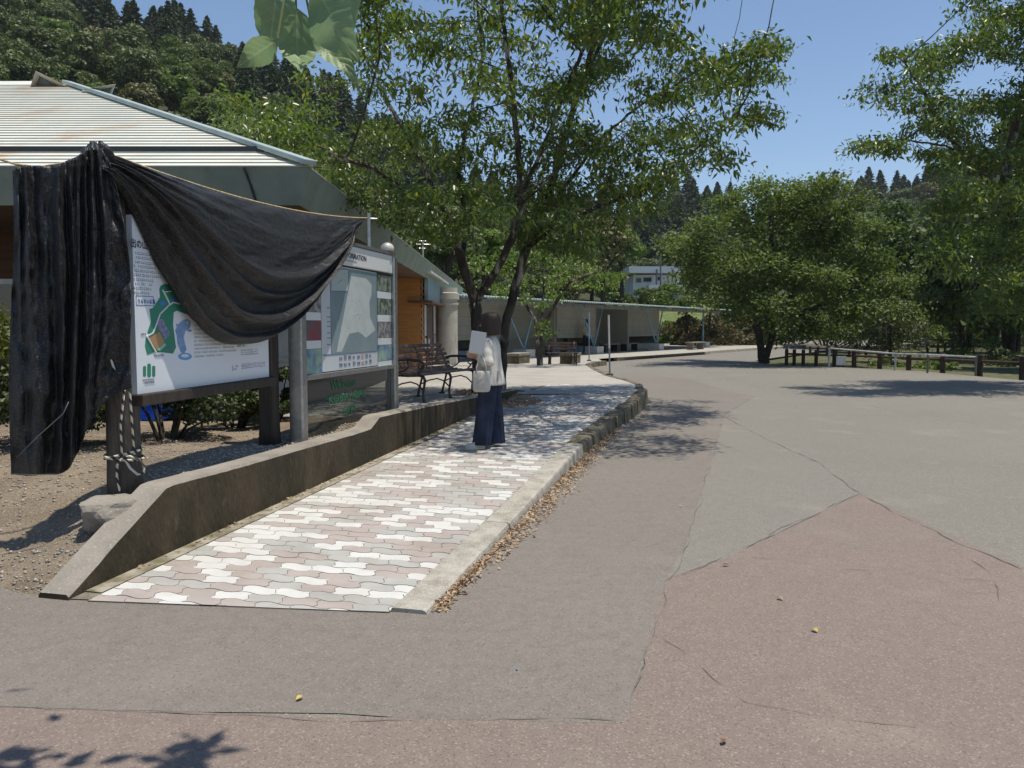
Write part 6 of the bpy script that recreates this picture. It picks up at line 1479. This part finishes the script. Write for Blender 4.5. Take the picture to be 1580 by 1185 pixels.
# pipe barrier
pbx = [(1279, 566.5), (1381, 571.5), (1431, 575.5), (1505, 580)]
Pq = [G(*q, 0) for q in pbx]; bar = thing('pipe_barrier', 'white-painted steel pipe barrier standing in front of the log fence', 'barrier', tuple(Pq[0])); LBq = Matrix.Translation(Pq[0]); m_pipe = M('galvanised_pipe', (.48, .50, .49), (.3, .32, .32), 6, rough=.5)
hs_ = [.73, .60, .62, .60]
for k, (q, h_) in enumerate(zip(Pq, hs_)): mb = MB(); mb.tube([q, q + Vector((0, 0, h_))], .045 if k == 0 else .032, 10); mb.build('post', m_pipe if k < 2 else M('dull_pipe', (.12, .14, .13), rough=.6), bar, local=LBq)
for (a, ha), (b, hb_) in zip(list(zip(Pq, hs_)), list(zip(Pq, hs_))[1:]): mb = MB(); mb.tube([a + Vector((0, 0, ha - .02)), b + Vector((0, 0, hb_ - .02))], .03, 8); mb.build('rail', m_pipe, bar, local=LBq)
q = G(1299, 566.5, 0); sg_ = thing('small_sign', 'small blank white board standing on the ground by the pipe barrier', 'sign', (q.x, q.y + .1, 0)); mb = MB(); mb.box((0, 0, .24), (.34, .03, .34)); mb.build('panel', m_white, sg_, bevel=.005); mb = MB(); mb.box((-.1, .03, .1), (.03, .03, .3)); mb.box((.1, .03, .1), (.03, .03, .3)); mb.build('leg', m_dark, sg_)
# utility cabinet and pole
cp = W(1436, 520, 75); cb = thing('utility_cabinet', 'tall white utility cabinet at the foot of the grey pole beyond the fences', 'cabinet', (cp.x, 75, -.4)); mb = MB(); mb.box((0, 0, 1.7), (.62, .5, 2.6)); mb.build('cabinet_body', m_white, cb, bevel=.02); mb = MB(); mb.box((0, -.27, 1.75), (.5, .03, 2.2)); mb.build('door', m_board, cb, bevel=.005); mb = MB(); mb.box((.12, -.30, 2.1), (.14, .02, .25)); mb.build('label_plate', m_black, cb); mb = MB(); mb.box((0, 0, .2), (.7, .6, .45)); mb.build('plinth', m_concrete, cb)
up2 = thing('utility_pole', 'grey concrete pole rising behind the white utility cabinet', 'pole', (W(1429, 500, 76).x, 76, -.4)); mb = MB(); zt_ = W(1429, 416, 76).z; mb.tube([(-.0, 0, 0), (0, 0, zt_)], [.17, .12], 10); mb.build('pole', M('pole_grey', (.25, .27, .28), rough=.8), up2); mb = MB(); mb.box((.1, -.1, zt_ - 1.2), (.4, .3, .5)); mb.tube([(-.25, 0, .5), (-.25, 0, zt_ - .4)], .05, 6); mb.build('equipment_box', M('box_grey', (.3, .32, .33), rough=.5), up2)

# ------------------------------------------------------------------ shrubs, hedge, undergrowth
def shrub(name, label, c, r, h, n, size, mat, seed, group=None, stems=8, zlow=.25, wide=1.0, nblob=14, m_st=None):
    g = np.random.default_rng(seed); t = thing(name, label, 'shrub', tuple(c), group=group); bl = []
    for k in range(nblob):
        a = g.random() * 6.28; e = g.random(); rr = r * .75 * math.sqrt(max(.05, 1 - (e - .4) ** 2 * 1.6)) * (.5 + .5 * g.random()); bl.append((math.cos(a) * rr * wide, math.sin(a) * rr, h * (zlow + .1 + (1 - zlow - .2) * e), min(r, h) * (.22 + .16 * g.random())))
    V, F_, rd = crown_cards(g, bl, n, size, .5); o = npmesh('foliage', V, F_, mat, t, rnd=rd); mb = MB()
    for k in range(stems):
        b = bl[k % len(bl)]; x0, y0 = b[0] * .12, b[1] * .12; mb.tube([(x0, y0, -.1), ((x0 + b[0]) / 2 + g.uniform(-.05, .05), (y0 + b[1]) / 2, b[2] * .5), (b[0], b[1], b[2])], [.022 * h + .004, .015 * h + .003, .005], 5)
    mb.build('stem', m_st or m_bark2, t); return t
L_hedge = leaf_mat('azalea_leaf', (.022, .035, .012), (.06, .085, .022), .2, .5, (1.4, 1.6, .6), (.16, .17, .04))
L_red = leaf_mat('red_tipped_leaf', (.06, .085, .02), (.16, .17, .035), .3, .5, (1.4, 1.5, .6), (.28, .06, .05))
for k, (x, y, r, h) in enumerate(((-4.1, 7.2, .62, .74), (-3.35, 7.7, .6, .72), (-3.0, 8.6, .5, .66), (-2.75, 9.3, .42, .6))):
    shrub('azalea_shrub', ['dark azalea bush under the left end of the park map board', 'dark azalea bush under the middle of the park map board', 'dark azalea bush showing beneath the right end of the park map board', 'dark azalea bush behind the gap between the two sign boards'][k], (x, y, .40), r, h, 8000, .022, L_hedge, 60 + k, 'azalea bushes behind the boards', 12, .12, 1.1, 18)
shrub('red_tipped_shrub', 'bright shrub with red-tipped leaves at the left edge beside the black net', (-4.9, 7.1, .3), .75, 1.45, 9000, .024, L_red, 70, None, 10, .2, 1.0, 24)
# blue sheet lying behind the bushes
mb = MB(); vs = []; nx, ny = 44, 10
for i in range(nx + 1):
    for j in range(ny + 1):
        x = lerp(-4.9, -3.3, i / nx); y = 9.3 + .45 * j / ny; z = .42 + .12 * max(0, math.sin(math.pi * j / ny)) + .05 * mnoise.noise(Vector((x * 6, y * 6, 0))) + .03 * mnoise.noise(Vector((x * 17, y * 17, 0))); vs.append((x, y, max(.41, z)))
mb.add(vs, [(i * (ny + 1) + j, (i + 1) * (ny + 1) + j, (i + 1) * (ny + 1) + j + 1, i * (ny + 1) + j + 1) for i in range(nx) for j in range(ny)]); tag(mb.build('blue_tarpaulin', M('blue_tarp', (.02, .10, .50), (.03, .14, .6), 8, rough=.35), smooth=False), 'crumpled bright blue tarpaulin lying on the plaza behind the azalea bushes', 'tarpaulin')
# clipped brown-green hedge right of the shelter, undergrowth on the right
L_brownish = leaf_mat('dry_hedge_leaf', (.075, .07, .03), (.14, .12, .05), .2, .6, (1.3, 1.3, .6))
for k, (px, Y, r, h, mt, lab) in enumerate((
    (1085, 60, 3.2, 2.6, L_brownish, 'brownish clipped hedge bush right after the end of the shelter'), (1125, 62, 3.4, 2.5, L_brownish, 'brownish hedge bush left of the road-island trunks'), (1160, 66, 3.0, 2.4, L_hedge, 'dark green hedge bush behind the road-island trunks'),
    (990, 88, 2.6, 1.9, L_dark, 'dark green bush hiding the foot of the white house, left part'), (1045, 86, 3.0, 2.4, L_bright, 'light green bush hiding the foot of the white house, right part'), (1050, 72, 3, 2.0, L_bright, 'light green bank of shrubs above the far end of the shelter roof'), (1215, 72, 4, 3.6, L_hedge, 'dark bush beyond the bend behind the road-island tree'), (1275, 66, 4, 4.0, L_dark, 'dark leafy bush right of the road-island tree beyond the road'), (1330, 60, 3.4, 3.6, L_hedge, 'leafy bush behind the withered shrub, left side'), (1385, 58, 3.2, 3.4, L_dark, 'leafy bush behind the withered shrub, right side'),
    (1460, 68, 4, 3.6, L_dark, 'dark bush right of the white utility cabinet'), (1510, 62, 4, 4.6, L_dark, 'tall dark bush behind the far log fence'), (1570, 56, 4.2, 5.2, L_dark, 'tall dark bush at the right edge behind the far log fence'), (1400, 80, 4.5, 5, L_hedge, 'big bush left of the grey concrete pole'),
    (1507, 40, 1.5, 1.25, L_bright, 'small bright green bush between the two log fences'), (1450, 31, 1.3, .5, L_bright, 'low green plants just behind the nearest log fence'), (1385, 33, 1.5, .55, L_bright, 'low green plants behind the second post of the pipe barrier'), (1560, 33, 1.8, .9, L_hedge, 'low green plants by the right edge behind the nearest log fence'))):
    b = W(px, 520, Y); shrub('bush', lab, (b.x, Y, (bank_y(b.x, Y) if 930 < px < 1110 else -.12) - .25), r, h, 3600 if r > 2 else 2500, .13 if r > 2 else .05, mt, 90 + k, None, 6, .05, 1.2, 20)
# withered weeping shrub
wb = G(1372, 566, -.3); tks = [{'pts': [tuple(wb), (wb.x, wb.y, .6), (wb.x - .1, wb.y, 1.6), (wb.x + .2, wb.y, 2.6)]}]
gw = np.random.default_rng(77); wm = MB()
wr = thing('withered_shrub', 'grey withered weeping shrub with drooping bare twigs behind the log fence', 'shrub', tuple(wb))
for k in range(70):
    a = gw.random() * 6.28; L_ = .6 + 1.3 * gw.random(); z0 = 2.0 + .7 * gw.random(); pts = []
    for t in np.linspace(0, 1, 9): pts.append((math.cos(a) * L_ * t ** .8 + .03 * gw.standard_normal(), math.sin(a) * L_ * t ** .8 + .03 * gw.standard_normal(), .3 + z0 + .35 * math.sin(t * 2.4) - 1.5 * t ** 2.4 * L_ * .75))
    wm.tube(pts, list(np.linspace(.014, .005, 9)), 4)
wm.build('twigs', M('dry_twig', (.26, .22, .17), rough=.9), wr); wm = MB(); wm.tube([(0, 0, 0), (.05, 0, 1.2), (0, 0, 2.4), (.1, .05, 2.8)], [.1, .08, .06, .04], 8); wm.build('trunk', m_bark2, wr)
gv = np.random.default_rng(78); PV = gv.standard_normal((2600, 3)) * np.array([.9, .8, .55]) + np.array([0, 0, 1.6]); leaf_cloud('foliage', PV, L_hedge, wr, (.12, .035), droop=1.2, seed=4)

# ------------------------------------------------------------------ leaf litter and single leaves
L_dry = leaf_mat('dry_leaf', (.30, .19, .11), (.50, .38, .25), .1, .8, (1.2, 1, .7), (.2, .09, .04))
gl_ = np.random.default_rng(31)
def litter(n, fn, size, label, seed):
    P = np.array([fn() for _ in range(n)]); o = leaf_cloud('leaf_litter', P, L_dry, None, size, droop=.0, seed=seed, curl=.6)
    return tag(o, label, 'leaf litter', kind='stuff')
def f1():
    s = .3 + 8.6 * gl_.random(); w_ = .05 + .13 * sstep(.3, 2.5, s) * (1 - .5 * sstep(6, 9, s)); t = TK + .213 + w_ * abs(gl_.standard_normal()) * .5; p = ST(s, t); return (p.x, p.y, .012 + .012 * gl_.random())
litter(2200, f1, (.034, .010), 'dry orange-brown leaves gathered along the foot of the road kerb', 1)
def f2():
    a = gl_.random() * 6.28; r = .75 * math.sqrt(gl_.random()); x, y = base1.x + .35 + r * math.cos(a) * 1.0, base1.y - .3 + r * math.sin(a) * 1.3; return (x, y, tz(x, y) + .02)
litter(1500, f2, (.05, .014), 'reddish dry leaves around the foot of the big cherry tree', 2)
def f3():
    s = .5 + 9 * gl_.random(); p = ST(s, .02 + .05 * gl_.random()); return (p.x, p.y, zp(p.y) + .01)
litter(260, f3, (.03, .008), 'sparse dry leaf crumbs along the foot of the retaining wall', 3)
def single(px, py, size, col, label):
    size *= .62; p = G(px, py, .012); m_ = M('leaf_' + col[0], col[1], rough=.7); mb = MB(); K = 8; a = []; b = []; c = []
    for k in range(K + 1): t = k / K; w_ = size * .28 * math.sin(math.pi * min(1, t * 1.02)) ** .8; h_ = size * .12 * math.sin(t * 3); a.append((t * size, w_, h_ + w_ * .5)); b.append((t * size, 0, h_)); c.append((t * size, -w_, h_ + w_ * .4))
    for k in range(K): mb.quad(a[k], b[k], b[k + 1], a[k + 1]); mb.quad(b[k], c[k], c[k + 1], b[k + 1])
    mb.tube([(0, 0, 0), (-size * .25, size * .05, .002)], size * .012, 4)
    o = mb.build('fallen_leaf', m_, None, smooth=True); o.location = p; o.rotation_euler = (0, 0, px % 6); return tag(o, label, 'leaf')
YL, BR = ('yellow', (.50, .36, .08)), ('brown', (.16, .07, .035))
for px, py, s_, c_, lab in ((457, 1080, .06, YL, 'yellow fallen leaf on the brown-grey asphalt at lower left'), (1253, 970, .07, YL, 'yellow fallen leaf in the middle of the reddish asphalt'), (1208, 925, .07, ('tan', (.30, .22, .12)), 'tan fallen leaf on the reddish asphalt just above the yellow one'), (1125, 872, .07, BR, 'brown fallen leaf at the upper left corner of the reddish asphalt'), (1120, 1141, .06, BR, 'brown fallen leaf near the bottom edge of the reddish asphalt'), (1053, 781, .05, ('pale', (.55, .5, .4)), 'tiny pale fallen leaf beside the long asphalt joint'), (684, 925, .07, ('orange', (.5, .24, .1)), 'orange fallen leaf at the near end of the road kerb'), (797, 1030, .03, ('blue', (.05, .22, .45)), 'tiny blue scrap lying on the brown-grey asphalt')): single(px, py, s_, c_, lab)

# ------------------------------------------------------------------ overhanging branch with large leaves close to the camera
m_lf, nt, bb = new_mat('large_fresh_leaf'); N = nt.nodes; L = nt.links
tc = N.new('ShaderNodeTexCoord'); sx = N.new('ShaderNodeSeparateXYZ'); L.new(tc.outputs['Object'], sx.inputs[0])
def mth(op, a, b=None):
    x = N.new('ShaderNodeMath'); x.operation = op
    for i, q in enumerate((a, b)):
        if q is None: continue
        if isinstance(q, (int, float)): x.inputs[i].default_value = q
        else: L.new(q, x.inputs[i])
    return x.outputs[0]
ay = mth('ABSOLUTE', sx.outputs[1]); ph = mth('ADD', sx.outputs[0], mth('MULTIPLY', ay, -.75)); fr2 = mth('FRACT', mth('MULTIPLY', ph, 95)); ve = mth('LESS_THAN', mth('ABSOLUTE', mth('SUBTRACT', fr2, .5)), .07); mid_ = mth('LESS_THAN', ay, .0009); vv = mth('MAXIMUM', mth('MULTIPLY', ve, .35), mid_)
nz = N.new('ShaderNodeTexNoise'); nz.inputs['Scale'].default_value = 25; L.new(tc.outputs['Object'], nz.inputs[0]); mr = N.new('ShaderNodeMapRange'); mr.inputs[1].default_value = .42; mr.inputs[2].default_value = .72; L.new(nz.outputs[0], mr.inputs[0])
c1 = N.new('ShaderNodeMix'); c1.data_type = 'RGBA'; c1.inputs[6].default_value = (.19, .30, .15, 1); c1.inputs[7].default_value = (.24, .35, .16, 1); L.new(mr.outputs[0], c1.inputs[0])
c2 = N.new('ShaderNodeMix'); c2.data_type = 'RGBA'; L.new(c1.outputs[2], c2.inputs[6]); c2.inputs[7].default_value = (.30, .38, .21, 1); L.new(vv, c2.inputs[0]); L.new(c2.outputs[2], bb.inputs[0]); bb.inputs['Roughness'].default_value = .5
tr2 = N.new('ShaderNodeBsdfTranslucent'); L.new(c2.outputs[2], tr2.inputs[0]); mx = N.new('ShaderNodeMixShader'); mx.inputs[0].default_value = .4; L.new(bb.outputs[0], mx.inputs[1]); L.new(tr2.outputs[0], mx.inputs[2]); L.new(mx.outputs[0], N['Material Output'].inputs[0])
Yb = .95; hub = W(455, -70, Yb)
br = thing('overhanging_branch', 'leafy branch above the camera with large green leaves hanging into the top of the view', 'branch', tuple(hub)); LHB = Matrix.Translation(hub)
LV = [((425, -22), (420, 78), 46, .0, .2), ((428, 60), (359, 111), 31, -.05, .6), ((457, 20), (464, 122), 45, .04, .1), ((480, 36), (556, 119), 27, .02, .45), ((478, -22), (553, 96), 60, .0, -.25), ((520, -60), (548, 20), 40, .08, .3)]
for k, (b_, t_, w_, dd, tw) in enumerate(LV):
    A_0 = W(*b_, Yb + dd); B_0 = W(*t_, Yb + dd * .6 - .01); ax = (B_0 - A_0); Ln = ax.length; ax.normalize(); vw = (CAM - A_0).normalized(); nr = (vw + Vector((tw * .8, 0, .5 * tw))).normalized(); nr = (nr - ax * nr.dot(ax)).normalized(); sd = nr.cross(ax); wd = w_ / F_PX * Yb / 2 * 1.3
    mb = MB(); K = 22; J = 8; vs = []
    for i in range(K + 1):
        t = i / K; prof = (math.sin(math.pi * t ** .85) ** .75) * (1 - .25 * t) * (1.12 if t < .6 else 1.12 * (1 - ((t - .6) / .4) ** 2 * .45)); ww = max(.0003, wd * prof)
        for j in range(-J, J + 1):
            s_ = j / J; z = -.22 * ww * (1 - abs(s_)) + .01 * math.sin(t * 6 + k) - .03 * t * t * (k % 2) + .0012 * math.sin(t * 40 - abs(s_) * 9) ; vs.append((t * Ln, s_ * ww * (1 + .02 * math.sin(t * 60)), z))
    n = 2 * J + 1; mb.add(vs, [(i * n + j, i * n + j + 1, (i + 1) * n + j + 1, (i + 1) * n + j) for i in range(K) for j in range(n - 1)])
    o = mb.build('leaf', m_lf, br, smooth=True, recalc=False); mt_ = Matrix((ax, sd, nr)).transposed().to_4x4(); mt_.translation = A_0 - hub; o.matrix_local = mt_
    mb = MB(); mb.tube([A_0 - hub, (A_0 - hub).lerp(Vector((0, 0, .0)), .5) + Vector((0, 0, .01)), (0, 0, 0.01 * k)], [.0012, .0014, .0016], 6); mb.build('leaf_stalk', M('stalk', (.12, .14, .05), rough=.6), br)
g_ = np.random.default_rng(99)
tw = MB(); tgt = [(W(290, 1160, 1), G(290, 1158, 0)), (None, G(25, 1172, 0))]
ctrs = []
sd_ = Vector(sdir)
for tpx, h_, r in (((292, 1158), 3.6, .08), ((268, 1190), 3.7, .05), ((10, 1185), 3.5, .12), ((-200, 1260), 3.6, .2), ((-420, 1250), 3.7, .5), ((-300, 1500), 3.8, .7)):
    gp = G(*tpx, 0); c = gp + sd_ * (h_ / sd_.z); ctrs.append((c, r))
lc = hub + sd_ * (2.0 / sd_.z)

PP = []; trunk_base = Vector((-2.6, -2.2, 0)); fork = Vector((-1.6, -1.0, 3.0))
for c, r in ctrs:
    k = int(420 * r ** 1.6) + 26; q = g_.standard_normal((k, 3)) * r * .55 * np.array([1, 1, .5]); PP.append(np.array(c - hub) + q)
    mid2 = fork.lerp(c, .5) + Vector((0, 0, .25)); tw.tube([fork - hub, mid2 - hub, c - hub], [.035, .022, .006], 6)
    for e in range(5): qe = Vector(g_.standard_normal(3) * r * .5); tw.tube([c - hub, c - hub + qe], [.005, .003], 4)
tw.tube([trunk_base - hub, Vector((-2.3, -1.8, 1.5)) - hub, fork - hub], [.14, .11, .07], 10)
tw.tube([fork - hub, Vector((-.9, -.1, 3.1)) - hub, Vector((-.3, .7, 2.6)) - hub, Vector((0, 0, .05))], [.03, .016, .008, .002], 8)
tw.build('twigs', m_bark, br, smooth=True); leaf_cloud('crown', np.concatenate(PP), L_cherry, br, (.11, .028), droop=.6, seed=44)
# ------------------------------------------------------------------ air
mb = MB(); mb.box((0, 600, 60), (2440, 2440, 123)); hz = mb.build('haze', [], None)
hm_ = bpy.data.materials.new('haze'); hm_.use_nodes = True; nt = hm_.node_tree; nt.nodes.remove(nt.nodes['Principled BSDF'])
pv_ = nt.nodes.new('ShaderNodeVolumePrincipled'); pv_.inputs['Color'].default_value = (.86, .92, 1, 1); pv_.inputs['Density'].default_value = .0002; pv_.inputs['Anisotropy'].default_value = .3
nt.links.new(pv_.outputs[0], nt.nodes['Material Output'].inputs['Volume']); hz.data.materials.append(hm_); tag(hz, 'thin summer haze over the valley', 'haze', kind='stuff')
